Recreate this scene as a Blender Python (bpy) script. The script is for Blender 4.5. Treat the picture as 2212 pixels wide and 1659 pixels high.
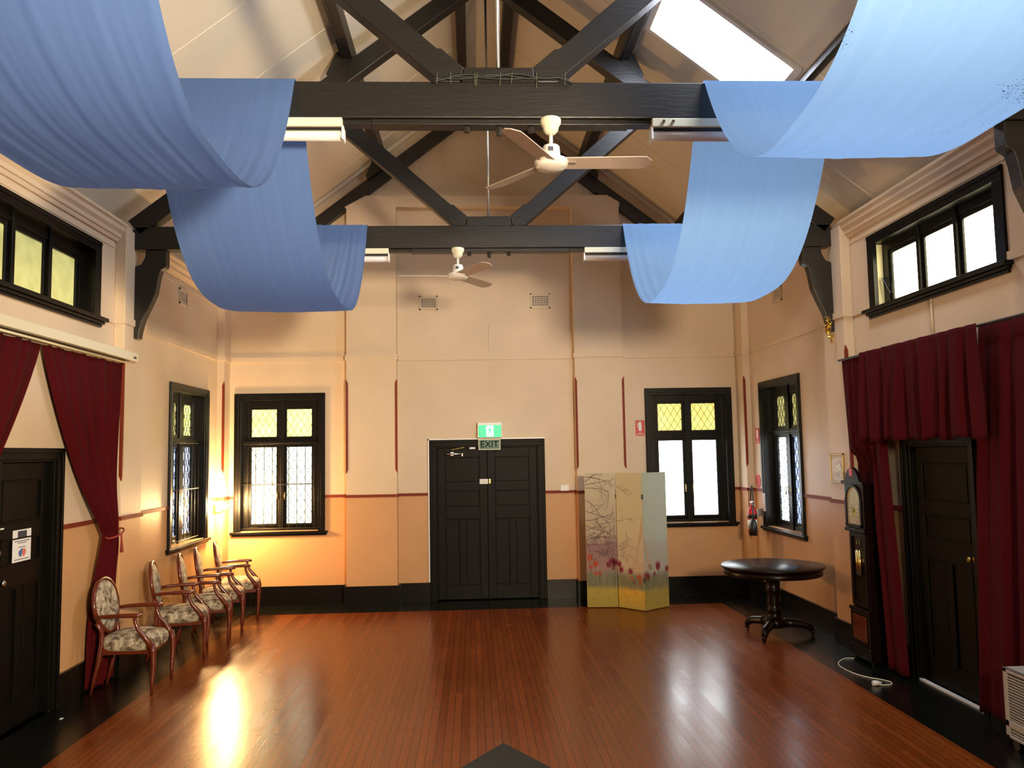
import bpy, math, random
from mathutils import Vector, Matrix

# ------------------------------------------------------------------ clear
for o in list(bpy.data.objects):
    bpy.data.objects.remove(o, do_unlink=True)
SC = bpy.context.scene
COL = SC.collection
random.seed(7)
PI = math.pi

# ------------------------------------------------------------------ camera
YAW, PIT, ROL, FPX = 0.0482, 0.0823, -0.0172, 1780.0
cy_, sy_ = math.cos(YAW), math.sin(YAW)
cp_, sp_ = math.cos(PIT), math.sin(PIT)
cr_, sr_ = math.cos(ROL), math.sin(ROL)
fwd = Vector((sy_ * cp_, cy_ * cp_, sp_))
rgt = Vector((cy_, -sy_, 0.0))
upv = rgt.cross(fwd)
r2 = rgt * cr_ + upv * sr_
u2 = -rgt * sr_ + upv * cr_
cam = bpy.data.cameras.new('camera')
cam.sensor_width = 36.0
cam.lens = FPX * 36.0 / 2212.0
cam.clip_start = 0.05
camo = bpy.data.objects.new('camera', cam)
COL.objects.link(camo)
m3 = Matrix((r2, u2, -fwd)).transposed()
camo.matrix_world = Matrix.Translation((0, 0, 2.0)) @ m3.to_4x4()
SC.camera = camo

# ------------------------------------------------------------------ colour management, world
SC.view_settings.view_transform = 'Standard'
SC.view_settings.look = 'None'
SC.view_settings.gamma = 1.0
SC.view_settings.use_curve_mapping = False
SC.view_settings.exposure = 0.0
w = bpy.data.worlds.new('world')
SC.world = w
w.use_nodes = True
w.node_tree.nodes['Background'].inputs[0].default_value = (0.75, 0.85, 1.0, 1)
w.node_tree.nodes['Background'].inputs[1].default_value = 0.0

def light(name, kind, loc, energy, color, **kw):
    l = bpy.data.lights.new(name, kind)
    l.energy = energy
    l.color = color
    for k, v in kw.items():
        if k not in ('aim',):
            setattr(l, k, v)
    o = bpy.data.objects.new(name, l)
    o.location = loc
    if 'aim' in kw:
        d = Vector(kw['aim']) - Vector(loc)
        o.rotation_euler = d.to_track_quat('-Z', 'Y').to_euler()
    COL.objects.link(o)
    return o

# daylight and lamp light of the hall end behind the camera
light('hall_end_light', 'AREA', (1.9, -0.7, 2.75), 325, (1.0, 0.80, 0.54), shape='RECTANGLE', size=0.7, size_y=0.6, spread=math.radians(105), aim=(-2.6, 8.0, 2.9))
SKY_E = 30.0      # skylight glow
LAMP_W = 225.0     # warm corner lamp

# ------------------------------------------------------------------ materials
def _new(name):
    m = bpy.data.materials.new(name)
    m.use_nodes = True
    nt = m.node_tree
    return m, nt, nt.nodes, nt.links, nt.nodes['Principled BSDF']

def pmat(name, col, rough=0.5, metal=0.0, spec=0.5, noise=0.0, nscale=8.0, bump=0.0, bscale=200.0, stretch=None, coat=0.0, sheen=0.0):
    m, nt, N, L, b = _new(name)
    b.inputs['Base Color'].default_value = (*col, 1)
    b.inputs['Roughness'].default_value = rough
    b.inputs['Metallic'].default_value = metal
    b.inputs['Specular IOR Level'].default_value = spec
    b.inputs['Coat Weight'].default_value = coat
    b.inputs['Sheen Weight'].default_value = sheen
    if noise > 0 or bump > 0:
        tc = N.new('ShaderNodeTexCoord')
        mp = N.new('ShaderNodeMapping')
        L.new(tc.outputs['Object'], mp.inputs[0])
        if stretch:
            mp.inputs['Scale'].default_value = stretch
    if noise > 0:
        n = N.new('ShaderNodeTexNoise')
        n.inputs['Scale'].default_value = nscale
        n.inputs['Detail'].default_value = 6
        L.new(mp.outputs[0], n.inputs['Vector'])
        mx = N.new('ShaderNodeMix')
        mx.data_type = 'RGBA'
        mx.inputs['A'].default_value = (*[c * (1 - noise) for c in col], 1)
        mx.inputs['B'].default_value = (*[min(1, c * (1 + noise)) for c in col], 1)
        L.new(n.outputs['Fac'], mx.inputs['Factor'])
        L.new(mx.outputs['Result'], b.inputs['Base Color'])
    if bump > 0:
        n2 = N.new('ShaderNodeTexNoise')
        n2.inputs['Scale'].default_value = bscale
        n2.inputs['Detail'].default_value = 3
        L.new(mp.outputs[0], n2.inputs['Vector'])
        bp = N.new('ShaderNodeBump')
        bp.inputs['Strength'].default_value = bump
        bp.inputs['Distance'].default_value = 0.01
        L.new(n2.outputs['Fac'], bp.inputs['Height'])
        L.new(bp.outputs[0], b.inputs['Normal'])
    return m

def emat(name, col, strength, noise=None):
    m, nt, N, L, b = _new(name)
    b.inputs['Base Color'].default_value = (*[c * 0.6 for c in col], 1)
    b.inputs['Roughness'].default_value = 0.4
    b.inputs['Emission Color'].default_value = (*col, 1)
    b.inputs['Emission Strength'].default_value = strength
    if noise:
        tc = N.new('ShaderNodeTexCoord')
        n = N.new('ShaderNodeTexNoise')
        n.inputs['Scale'].default_value = noise[1]
        n.inputs['Detail'].default_value = 5
        L.new(tc.outputs['Object'], n.inputs['Vector'])
        rp = N.new('ShaderNodeValToRGB')
        rp.color_ramp.elements[0].position = 0.35
        rp.color_ramp.elements[1].position = 0.62
        rp.color_ramp.elements[0].color = (*noise[0], 1)
        rp.color_ramp.elements[1].color = (*col, 1)
        L.new(n.outputs['Fac'], rp.inputs['Fac'])
        L.new(rp.outputs['Color'], b.inputs['Emission Color'])
    return m

def wall_mat():
    m, nt, N, L, b = _new('painted_plaster')
    g = N.new('ShaderNodeNewGeometry')
    s = N.new('ShaderNodeSeparateXYZ')
    L.new(g.outputs['Position'], s.inputs[0])
    gt = N.new('ShaderNodeMath'); gt.operation = 'GREATER_THAN'; gt.inputs[1].default_value = 1.44
    L.new(s.outputs['Z'], gt.inputs[0])
    n = N.new('ShaderNodeTexNoise'); n.inputs['Scale'].default_value = 1.3; n.inputs['Detail'].default_value = 6
    L.new(g.outputs['Position'], n.inputs['Vector'])
    mx = N.new('ShaderNodeMix'); mx.data_type = 'RGBA'
    mx.inputs['A'].default_value = (0.66, 0.36, 0.16, 1)
    mx.inputs['B'].default_value = (0.76, 0.60, 0.42, 1)
    L.new(gt.outputs[0], mx.inputs['Factor'])
    hs = N.new('ShaderNodeMix'); hs.data_type = 'RGBA'; hs.blend_type = 'MULTIPLY'
    hs.inputs['Factor'].default_value = 0.25
    L.new(mx.outputs['Result'], hs.inputs['A'])
    L.new(n.outputs['Fac'], hs.inputs['B'])
    L.new(hs.outputs['Result'], b.inputs['Base Color'])
    b.inputs['Roughness'].default_value = 0.45
    b.inputs['Specular IOR Level'].default_value = 0.35
    n2 = N.new('ShaderNodeTexNoise'); n2.inputs['Scale'].default_value = 60; n2.inputs['Detail'].default_value = 4
    L.new(g.outputs['Position'], n2.inputs['Vector'])
    bp = N.new('ShaderNodeBump'); bp.inputs['Strength'].default_value = 0.12; bp.inputs['Distance'].default_value = 0.01
    L.new(n2.outputs['Fac'], bp.inputs['Height']); L.new(bp.outputs[0], b.inputs['Normal'])
    return m

def floor_mat():
    m, nt, N, L, b = _new('floor_boards')
    g = N.new('ShaderNodeNewGeometry')
    s = N.new('ShaderNodeSeparateXYZ')
    L.new(g.outputs['Position'], s.inputs[0])
    def M(op, a, bb=None, c=None):
        n = N.new('ShaderNodeMath'); n.operation = op
        for i, v in enumerate((a, bb, c)):
            if v is None: continue
            if isinstance(v, (int, float)): n.inputs[i].default_value = v
            else: L.new(v, n.inputs[i])
        return n.outputs[0]
    X, Y = s.outputs['X'], s.outputs['Y']
    bx = M('DIVIDE', X, 0.0575)
    fl = M('FLOOR', bx)
    fr = M('FRACT', bx)
    wn = N.new('ShaderNodeTexWhiteNoise'); wn.noise_dimensions = '1D'
    L.new(fl, wn.inputs['W'])
    # board ends, staggered
    yo = M('ADD', Y, M('MULTIPLY', wn.outputs['Value'], 3.1))
    seg = M('FLOOR', M('DIVIDE', yo, 2.4))
    wn2 = N.new('ShaderNodeTexWhiteNoise'); wn2.noise_dimensions = '2D'
    cb = N.new('ShaderNodeCombineXYZ'); L.new(fl, cb.inputs[0]); L.new(seg, cb.inputs[1])
    L.new(cb.outputs[0], wn2.inputs['Vector'])
    gap = M('LESS_THAN', fr, 0.075)
    # nail rows
    fy = M('FRACT', M('DIVIDE', Y, 0.46))
    nr = M('LESS_THAN', M('ABSOLUTE', M('SUBTRACT', fy, 0.5)), 0.022)
    nx = M('LESS_THAN', M('ABSOLUTE', M('SUBTRACT', M('FRACT', M('MULTIPLY', bx, 2.0)), 0.5)), 0.13)
    wn3 = N.new('ShaderNodeTexWhiteNoise'); wn3.noise_dimensions = '2D'
    cb3 = N.new('ShaderNodeCombineXYZ'); L.new(M('FLOOR', M('MULTIPLY', bx, 2.0)), cb3.inputs[0]); L.new(M('FLOOR', M('DIVIDE', Y, 0.46)), cb3.inputs[1])
    L.new(cb3.outputs[0], wn3.inputs['Vector'])
    nail = M('MULTIPLY', M('MULTIPLY', nr, nx), M('GREATER_THAN', wn3.outputs['Value'], 0.45))
    # grain
    mp = N.new('ShaderNodeMapping'); mp.inputs['Scale'].default_value = (30, 1.2, 1)
    L.new(g.outputs['Position'], mp.inputs[0])
    n = N.new('ShaderNodeTexNoise'); n.inputs['Scale'].default_value = 2.0; n.inputs['Detail'].default_value = 6
    L.new(mp.outputs[0], n.inputs['Vector'])
    big = N.new('ShaderNodeTexNoise'); big.inputs['Scale'].default_value = 1.1; big.inputs['Detail'].default_value = 5
    L.new(g.outputs['Position'], big.inputs['Vector'])
    fac = M('ADD', M('MULTIPLY', wn2.outputs['Value'], 0.30), M('MULTIPLY', n.outputs['Fac'], 0.42))
    fac = M('ADD', fac, M('MULTIPLY', big.outputs['Fac'], 0.35))
    rp = N.new('ShaderNodeValToRGB')
    rp.color_ramp.elements[0].position = 0.2; rp.color_ramp.elements[0].color = (0.125, 0.024, 0.004, 1)
    rp.color_ramp.elements[1].position = 0.95; rp.color_ramp.elements[1].color = (0.25, 0.058, 0.009, 1)
    L.new(fac, rp.inputs['Fac'])
    dk = N.new('ShaderNodeMix'); dk.data_type = 'RGBA'
    L.new(M('MAXIMUM', M('MULTIPLY', gap, 0.92), M('MULTIPLY', nail, 0.6)), dk.inputs['Factor'])
    L.new(rp.outputs['Color'], dk.inputs['A'])
    dk.inputs['B'].default_value = (0.02, 0.008, 0.004, 1)
    # painted dark border round the dance floor
    ins = M('MULTIPLY', M('MULTIPLY', M('GREATER_THAN', X, -2.84), M('LESS_THAN', X, 3.20)), M('LESS_THAN', Y, 10.74))
    fin = N.new('ShaderNodeMix'); fin.data_type = 'RGBA'
    L.new(ins, fin.inputs['Factor'])
    fin.inputs['A'].default_value = (0.004, 0.005, 0.004, 1)
    L.new(dk.outputs['Result'], fin.inputs['B'])
    L.new(fin.outputs['Result'], b.inputs['Base Color'])
    rr = M('ADD', M('MULTIPLY', big.outputs['Fac'], 0.14), 0.145)
    rr = M('ADD', rr, M('MULTIPLY', wn2.outputs['Value'], 0.06))
    L.new(rr, b.inputs['Roughness'])
    b.inputs['Specular IOR Level'].default_value = 0.34
    bp = N.new('ShaderNodeBump'); bp.inputs['Strength'].default_value = 0.14; bp.inputs['Distance'].default_value = 0.003
    hh = M('SUBTRACT', M('ADD', M('MULTIPLY', wn2.outputs['Value'], 0.3), M('MULTIPLY', n.outputs['Fac'], 0.3)), M('MULTIPLY', gap, 1.0))
    L.new(hh, bp.inputs['Height']); L.new(bp.outputs[0], b.inputs['Normal'])
    return m

def fabric_mat(name, col, trans, rough=0.9, speck=False, streak=0.12, sheen=0.0, stretch=(26, 1.2, 1.2)):
    m, nt, N, L, b = _new(name)
    b.inputs['Base Color'].default_value = (*col, 1)
    b.inputs['Roughness'].default_value = rough
    b.inputs['Specular IOR Level'].default_value = 0.15
    b.inputs['Sheen Weight'].default_value = sheen
    tc = N.new('ShaderNodeTexCoord')
    mp = N.new('ShaderNodeMapping'); mp.inputs['Scale'].default_value = stretch
    L.new(tc.outputs['Object'], mp.inputs[0])
    n = N.new('ShaderNodeTexNoise'); n.inputs['Scale'].default_value = 1.0; n.inputs['Detail'].default_value = 5
    L.new(mp.outputs[0], n.inputs['Vector'])
    mx = N.new('ShaderNodeMix'); mx.data_type = 'RGBA'
    mx.inputs['A'].default_value = (*[c * (1 - streak) for c in col], 1)
    mx.inputs['B'].default_value = (*[min(1, c * (1 + streak)) for c in col], 1)
    L.new(n.outputs['Fac'], mx.inputs['Factor'])
    out = mx.outputs['Result']
    if speck:
        vo = N.new('ShaderNodeTexNoise'); vo.inputs['Scale'].default_value = 120
        vo.inputs['Detail'].default_value = 0
        L.new(tc.outputs['Object'], vo.inputs['Vector'])
        vp = N.new('ShaderNodeTexNoise'); vp.inputs['Scale'].default_value = 2.2
        L.new(tc.outputs['Object'], vp.inputs['Vector'])
        ad = N.new('ShaderNodeMath'); ad.operation = 'MULTIPLY'
        L.new(vo.outputs['Fac'], ad.inputs[0]); L.new(vp.outputs['Fac'], ad.inputs[1])
        gt = N.new('ShaderNodeMath'); gt.operation = 'GREATER_THAN'; gt.inputs[1].default_value = 0.485
        L.new(ad.outputs[0], gt.inputs[0])
        sx_ = N.new('ShaderNodeSeparateXYZ'); L.new(tc.outputs['Object'], sx_.inputs[0])
        ly = N.new('ShaderNodeMath'); ly.operation = 'LESS_THAN'; ly.inputs[1].default_value = 3.6; L.new(sx_.outputs['Y'], ly.inputs[0])
        mm = N.new('ShaderNodeMath'); mm.operation = 'MULTIPLY'; L.new(gt.outputs[0], mm.inputs[0]); L.new(ly.outputs[0], mm.inputs[1])
        gt = mm
        sm = N.new('ShaderNodeMix'); sm.data_type = 'RGBA'
        L.new(gt.outputs[0], sm.inputs['Factor']); L.new(out, sm.inputs['A'])
        sm.inputs['B'].default_value = (0.03, 0.04, 0.09, 1)
        out = sm.outputs['Result']
    L.new(out, b.inputs['Base Color'])
    bp = N.new('ShaderNodeBump'); bp.inputs['Strength'].default_value = 0.12; bp.inputs['Distance'].default_value = 0.01
    L.new(n.outputs['Fac'], bp.inputs['Height']); L.new(bp.outputs[0], b.inputs['Normal'])
    if trans > 0:
        t = N.new('ShaderNodeBsdfTranslucent')
        L.new(out, t.inputs['Color'])
        ms = N.new('ShaderNodeMixShader'); ms.inputs[0].default_value = trans
        L.new(b.outputs[0], ms.inputs[1]); L.new(t.outputs[0], ms.inputs[2])
        L.new(ms.outputs[0], N['Material Output'].inputs['Surface'])
    return m

def toile_mat():
    m, nt, N, L, b = _new('toile_fabric')
    tc = N.new('ShaderNodeTexCoord')
    n = N.new('ShaderNodeTexNoise'); n.inputs['Scale'].default_value = 15; n.inputs['Detail'].default_value = 7; n.inputs['Roughness'].default_value = 0.65
    n.inputs['Distortion'].default_value = 0.6
    L.new(tc.outputs['Object'], n.inputs['Vector'])
    rp = N.new('ShaderNodeValToRGB')
    e = rp.color_ramp.elements
    e[0].position = 0.42; e[0].color = (0.10, 0.068, 0.040, 1)
    e[1].position = 0.60; e[1].color = (0.52, 0.45, 0.32, 1)
    L.new(n.outputs['Fac'], rp.inputs['Fac'])
    L.new(rp.outputs['Color'], b.inputs['Base Color'])
    b.inputs['Roughness'].default_value = 0.85
    return m

M = {}
M['wall'] = wall_mat()
M['ceil'] = pmat('ceiling_lining', (0.72, 0.65, 0.52), 0.55, noise=0.06, nscale=2.0)
M['floor'] = floor_mat()
M['dark'] = pmat('dark_gloss_paint', (0.004, 0.0035, 0.003), 0.32, spec=0.22, noise=0.3, nscale=5, bump=0.1, bscale=40)
M['doorpaint'] = pmat('dark_door_paint', (0.0035, 0.0028, 0.002), 0.45, spec=0.12, noise=0.3, nscale=4, bump=0.1, bscale=30)
M['beam'] = pmat('dark_stained_timber', (0.010, 0.0085, 0.007), 0.40, noise=0.35, nscale=3, stretch=(1.5, 4, 9), bump=0.15, bscale=6)
M['redtrim'] = pmat('oxblood_paint', (0.20, 0.030, 0.014), 0.6, spec=0.25)
M['cream'] = pmat('cream_enamel', (0.72, 0.68, 0.50), 0.35)
M['white'] = pmat('white_enamel', (0.78, 0.77, 0.74), 0.35)
M['fanwhite'] = pmat('fan_white_enamel', (0.70, 0.66, 0.60), 0.3, noise=0.08, nscale=12)
M['tube'] = pmat('frosted_tube_cover', (0.66, 0.62, 0.60), 0.18, noise=0.05, nscale=3)
M['chrome'] = pmat('chrome', (0.75, 0.73, 0.70), 0.15, metal=1)
M['steel'] = pmat('dull_steel', (0.55, 0.53, 0.50), 0.35, metal=1)
M['brass'] = pmat('brass', (0.72, 0.52, 0.18), 0.25, metal=1)
M['lead'] = pmat('lead_came', (0.03, 0.03, 0.035), 0.5, metal=0.3)
M['iron'] = pmat('black_iron_bar', (0.02, 0.018, 0.015), 0.5)
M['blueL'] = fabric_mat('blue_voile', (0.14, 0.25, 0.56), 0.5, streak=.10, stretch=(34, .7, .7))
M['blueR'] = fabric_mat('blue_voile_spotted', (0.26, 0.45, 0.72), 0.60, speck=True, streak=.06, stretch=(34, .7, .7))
M['velvet'] = fabric_mat('crimson_velvet', (0.058, 0.0016, 0.003), 0.0, rough=0.95, sheen=0.0, stretch=(12, 12, 1))
M['rope'] = pmat('red_rope', (0.30, 0.04, 0.03), 0.8, bump=0.5, bscale=150)
M['mahog'] = pmat('mahogany', (0.11, 0.018, 0.006), 0.25, noise=0.35, nscale=6, stretch=(1, 1, 6), coat=0.3)
M['darkmahog'] = pmat('dark_mahogany', (0.007, 0.0025, 0.002), 0.28, noise=0.35, nscale=6, spec=0.2)
M['toile'] = toile_mat()
M['pane'] = emat('frosted_pane', (0.90, 0.96, 1.0), 6.5)
M['panegreen'] = emat('frosted_pane_with_trees', (0.88, 1.0, 0.92), 2.0, noise=((0.34, 0.46, 0.38), 2.2))
M['paneblue'] = emat('frosted_pane_shaded', (0.55, 0.70, 0.98), 1.2, noise=((0.32, 0.42, 0.62), 6.0))
M['paneyel'] = emat('yellow_rippled_glass', (1.0, 0.88, 0.26), 1.15, noise=((0.80, 0.62, 0.16), 6.0))
M['paneyelL'] = emat('yellow_rippled_glass_bright', (1.0, 1.0, 0.36), 1.7, noise=((0.78, 0.86, 0.20), 5.0))
M['paneyelD'] = emat('olive_rippled_glass', (0.74, 0.70, 0.26), 0.62, noise=((0.52, 0.50, 0.18), 7.0))
M['panehi'] = emat('sunlit_yellow_glass', (1.0, 0.92, 0.58), 11.0)
M['sky'] = emat('skylight_diffuser', (0.80, 0.86, 1.0), SKY_E)
M['exitgreen'] = emat('lit_green_panel', (0.01, 0.55, 0.22), 1.3)
M['exitwhite'] = emat('lit_white_panel', (0.75, 1.0, 0.92), 2.4)
M['signgreen'] = pmat('dark_green_plastic', (0.01, 0.10, 0.06), 0.4)
M['glow'] = pmat('luminous_lettering', (0.75, 0.75, 0.55), 0.5)
M['red'] = pmat('safety_red', (0.55, 0.02, 0.02), 0.35)
M['black'] = pmat('black_plastic', (0.01, 0.01, 0.01), 0.4)
M['paper'] = pmat('white_paper', (0.80, 0.80, 0.78), 0.7)
M['ink'] = pmat('printed_ink', (0.05, 0.05, 0.07), 0.7)
M['gold'] = pmat('gold_tinsel', (0.85, 0.60, 0.08), 0.2, metal=1)
M['gilt'] = pmat('gilt_frame', (0.42, 0.30, 0.10), 0.35, metal=0.6, noise=0.2, nscale=30)
M['beige'] = pmat('beige_heater_enamel', (0.42, 0.38, 0.32), 0.4)
M['mat'] = pmat('charcoal_matting', (0.016, 0.018, 0.014), 0.9, bump=0.6, bscale=300)
M['cordw'] = pmat('white_cord', (0.70, 0.68, 0.55), 0.5)
M['wire'] = pmat('dark_green_cable', (0.008, 0.011, 0.008), 0.5)
M['tie'] = pmat('olive_tie_wire', (0.16, 0.15, 0.07), 0.6)
M['blade'] = pmat('dusty_fan_blade', (0.46, 0.37, 0.31), 0.5, noise=0.15, nscale=10)
M['pale'] = pmat('pale_yellow_gloss', (0.75, 0.70, 0.42), 0.35)
M['globe'] = emat('lamp_globe', (1.0, 0.75, 0.38), 16.0)

# ------------------------------------------------------------------ mesh builder
class MB:
    def __init__(s):
        s.v = []; s.f = []; s.sm = []; s.mi = []
    def face(s, idx, smooth=False, mi=0):
        s.f.append(tuple(idx)); s.sm.append(smooth); s.mi.append(mi)
    def add(s, vs, fs, smooth=False, mi=0):
        n = len(s.v)
        s.v += [tuple(v) for v in vs]
        for f in fs:
            s.face([n + i for i in f], smooth, mi)
        return s
    def box(s, x0, x1, y0, y1, z0, z1, mi=0, T=None):
        x0, x1 = min(x0, x1), max(x0, x1); y0, y1 = min(y0, y1), max(y0, y1); z0, z1 = min(z0, z1), max(z0, z1)
        vs = [(x0, y0, z0), (x1, y0, z0), (x1, y1, z0), (x0, y1, z0), (x0, y0, z1), (x1, y0, z1), (x1, y1, z1), (x0, y1, z1)]
        if T: vs = [T(*v) for v in vs]
        return s.add(vs, [(0, 3, 2, 1), (4, 5, 6, 7), (0, 1, 5, 4), (1, 2, 6, 5), (2, 3, 7, 6), (3, 0, 4, 7)], mi=mi)
    def prism(s, poly, axis, a, b, mi=0, smooth=False):
        # poly: 2-D points; axis 'x','y','z' is the extrusion axis
        def P(p, t):
            if axis == 'x': return (t, p[0], p[1])
            if axis == 'y': return (p[0], t, p[1])
            return (p[0], p[1], t)
        n = len(poly)
        vs = [P(p, a) for p in poly] + [P(p, b) for p in poly]
        fs = [tuple(range(n)), tuple(range(2 * n - 1, n - 1, -1))]
        k = len(s.v)
        s.v += vs
        s.face([k + i for i in fs[0]], False, mi); s.face([k + i for i in fs[1]], False, mi)
        for i in range(n):
            j = (i + 1) % n
            s.face([k + i, k + j, k + n + j, k + n + i], smooth, mi)
        return s
    def tube(s, pts, rad, seg=10, caps=True, mi=0, flat=1.0, smooth=True):
        pts = [Vector(p) for p in pts]
        n = len(pts)
        rs = rad if isinstance(rad, (list, tuple)) else [rad] * n
        k = len(s.v)
        up = None
        for i, p in enumerate(pts):
            t = (pts[min(i + 1, n - 1)] - pts[max(i - 1, 0)]).normalized()
            if up is None:
                up = Vector((0, 0, 1)) if abs(t.z) < 0.9 else Vector((1, 0, 0))
            a = t.cross(up)
            if a.length < 1e-5: a = t.cross(Vector((0, 1, 0.3)))
            a.normalize()
            b = a.cross(t).normalized()
            up = b
            for j in range(seg):
                th = 2 * PI * j / seg
                q = p + a * (math.cos(th) * rs[i]) + b * (math.sin(th) * rs[i] * flat)
                s.v.append(tuple(q))
        for i in range(n - 1):
            for j in range(seg):
                j2 = (j + 1) % seg
                s.face([k + i * seg + j, k + i * seg + j2, k + (i + 1) * seg + j2, k + (i + 1) * seg + j], smooth, mi)
        if caps:
            s.face([k + j for j in range(seg)][::-1], False, mi)
            s.face([k + (n - 1) * seg + j for j in range(seg)], False, mi)
        return s
    def lathe(s, prof, c=(0, 0, 0), seg=28, mi=0, axis='z', smooth=True):
        # prof: (radius, height) list
        k = len(s.v)
        n = len(prof)
        for r, h in prof:
            r = max(r, 1e-4)
            for j in range(seg):
                th = 2 * PI * j / seg
                x, y = r * math.cos(th), r * math.sin(th)
                if axis == 'z': p = (c[0] + x, c[1] + y, c[2] + h)
                elif axis == 'x': p = (c[0] + h, c[1] + x, c[2] + y)
                else: p = (c[0] + x, c[1] + h, c[2] + y)
                s.v.append(p)
        for i in range(n - 1):
            for j in range(seg):
                j2 = (j + 1) % seg
                s.face([k + i * seg + j, k + i * seg + j2, k + (i + 1) * seg + j2, k + (i + 1) * seg + j], smooth, mi)
        s.face([k + j for j in range(seg)][::-1], False, mi)
        s.face([k + (n - 1) * seg + j for j in range(seg)], False, mi)
        return s
    def bar(s, p, q, w, h, mi=0, side=None):
        # rectangular bar from p to q, w across, h in the other direction
        p, q = Vector(p), Vector(q)
        t = (q - p).normalized()
        a = Vector(side) if side else t.cross(Vector((0, 0, 1)))
        a = (a - t * a.dot(t)).normalized()
        b = t.cross(a).normalized()
        vs = []
        for e in (p, q):
            for sa, sb in ((-1, -1), (1, -1), (1, 1), (-1, 1)):
                vs.append(tuple(e + a * (sa * w / 2) + b * (sb * h / 2)))
        return s.add(vs, [(0, 3, 2, 1), (4, 5, 6, 7), (0, 1, 5, 4), (1, 2, 6, 5), (2, 3, 7, 6), (3, 0, 4, 7)], mi=mi)
    def grid(s, fn, nu, nv, mi=0, closed=False):
        k = len(s.v)
        for j in range(nv + 1):
            for i in range(nu + (0 if closed else 1)):
                s.v.append(tuple(fn(i / nu, j / nv)))
        wdt = nu if closed else nu + 1
        for j in range(nv):
            for i in range(nu):
                i2 = (i + 1) % wdt
                s.face([k + j * wdt + i, k + j * wdt + i2, k + (j + 1) * wdt + i2, k + (j + 1) * wdt + i], True, mi)
        return s
    def build(s, name, mat, parent=None, bevel=0.0, subsurf=0, solid=0.0):
        me = bpy.data.meshes.new(name)
        off = Vector(parent['_o']) if parent is not None else Vector((0, 0, 0))
        me.from_pydata([tuple(Vector(v) - off) for v in s.v], [], s.f)
        mats = mat if isinstance(mat, (list, tuple)) else [mat]
        for m in mats: me.materials.append(m)
        me.polygons.foreach_set('use_smooth', s.sm)
        me.polygons.foreach_set('material_index', s.mi)
        me.update()
        import bmesh
        bm = bmesh.new(); bm.from_mesh(me)
        bmesh.ops.recalc_face_normals(bm, faces=bm.faces)
        bm.to_mesh(me); bm.free()
        o = bpy.data.objects.new(name, me)
        COL.objects.link(o)
        o['_o'] = tuple(off)
        if parent is not None:
            o.parent = parent
            # children of parts sit in the same frame
            if parent.type == 'MESH':
                pass
        if solid:
            md = o.modifiers.new('solid', 'SOLIDIFY'); md.thickness = solid; md.offset = 0
        if bevel:
            md = o.modifiers.new('bevel', 'BEVEL'); md.width = bevel; md.segments = 2; md.limit_method = 'ANGLE'; md.angle_limit = 0.7
        if subsurf:
            md = o.modifiers.new('sub', 'SUBSURF'); md.levels = subsurf; md.render_levels = subsurf
        return o

def tag(o, label=None, cat=None, group=None, kind=None):
    if label: o['label'] = label
    if cat: o['category'] = cat
    if group: o['group'] = group
    if kind: o['kind'] = kind
    return o

def empty(name, loc=(0, 0, 0), label=None, cat=None, group=None, kind=None):
    o = bpy.data.objects.new(name, None)
    o.empty_display_size = 0.1
    o.location = loc
    COL.objects.link(o)
    o['_o'] = tuple(loc)
    return tag(o, label, cat, group, kind)

def copy_tree(o, parent=None):
    c = o.copy(); COL.objects.link(c)
    if parent is not None: c.parent = parent
    for ch in [x for x in bpy.data.objects if x.parent == o]:
        copy_tree(ch, c)
    return c

def text_part(name, txt, size, mat, parent, T, ext=0.0015, align='CENTER'):
    cu = bpy.data.curves.new(name, 'FONT')
    cu.body = txt; cu.size = size; cu.extrude = ext; cu.align_x = align; cu.align_y = 'CENTER'
    tmp = bpy.data.objects.new('tmp', cu)
    COL.objects.link(tmp)
    dg = bpy.context.evaluated_depsgraph_get()
    me = bpy.data.meshes.new_from_object(tmp.evaluated_get(dg))
    bpy.data.objects.remove(tmp, do_unlink=True)
    off = Vector(parent['_o'])
    for v in me.vertices:
        v.co = Vector(T(v.co.x, v.co.y, v.co.z)) - off
    me.materials.clear(); me.materials.append(mat)
    o = bpy.data.objects.new(name, me); COL.objects.link(o)
    o['_o'] = tuple(off)
    o.parent = parent
    return o

# roof data measured with the trusses 4 % too far away: K brings them in
KK = 0.9588
def K(x, y, z): return (x * KK, y * KK, 2 + (z - 2) * KK)
CX = 0.187            # ridge
APEX = 7.31           # ceiling apex
SL = 0.765            # slope
XL, XR, YB, YF = -3.41, 3.80, 11.40, -2.2
def zc(x): return APEX - SL * abs(x - CX)

# ------------------------------------------------------------------ walls
def wall_cells(mb, s0, s1, z0, z1, holes, T, thick):
    ss = sorted(set([s0, s1] + [h[0] for h in holes] + [h[1] for h in holes]))
    zs = sorted(set([z0, z1] + [h[2] for h in holes] + [h[3] for h in holes]))
    for i in range(len(ss) - 1):
        for j in range(len(zs) - 1):
            a, b, c, d = ss[i], ss[i + 1], zs[j], zs[j + 1]
            mx, mz = (a + b) / 2, (c + d) / 2
            if any(h[0] < mx < h[1] and h[2] < mz < h[3] for h in holes): continue
            for dd in (0, thick):
                mb.add([T(a, c, dd), T(b, c, dd), T(b, d, dd), T(a, d, dd)], [(0, 1, 2, 3)])
    for a, b, c, d in holes + [(s0, s1, z0, z1)]:
        mb.add([T(a, c, 0), T(b, c, 0), T(b, d, 0), T(a, d, 0), T(a, c, thick), T(b, c, thick), T(b, d, thick), T(a, d, thick)],
               [(0, 1, 5, 4), (1, 2, 6, 5), (2, 3, 7, 6), (3, 0, 4, 7)])

TB = lambda s, z, d: (s, YB + d, z)
TL = lambda s, z, d: (XL - d, s, z)
TR = lambda s, z, d: (XR + d, s, z)
WT = 0.42
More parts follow.
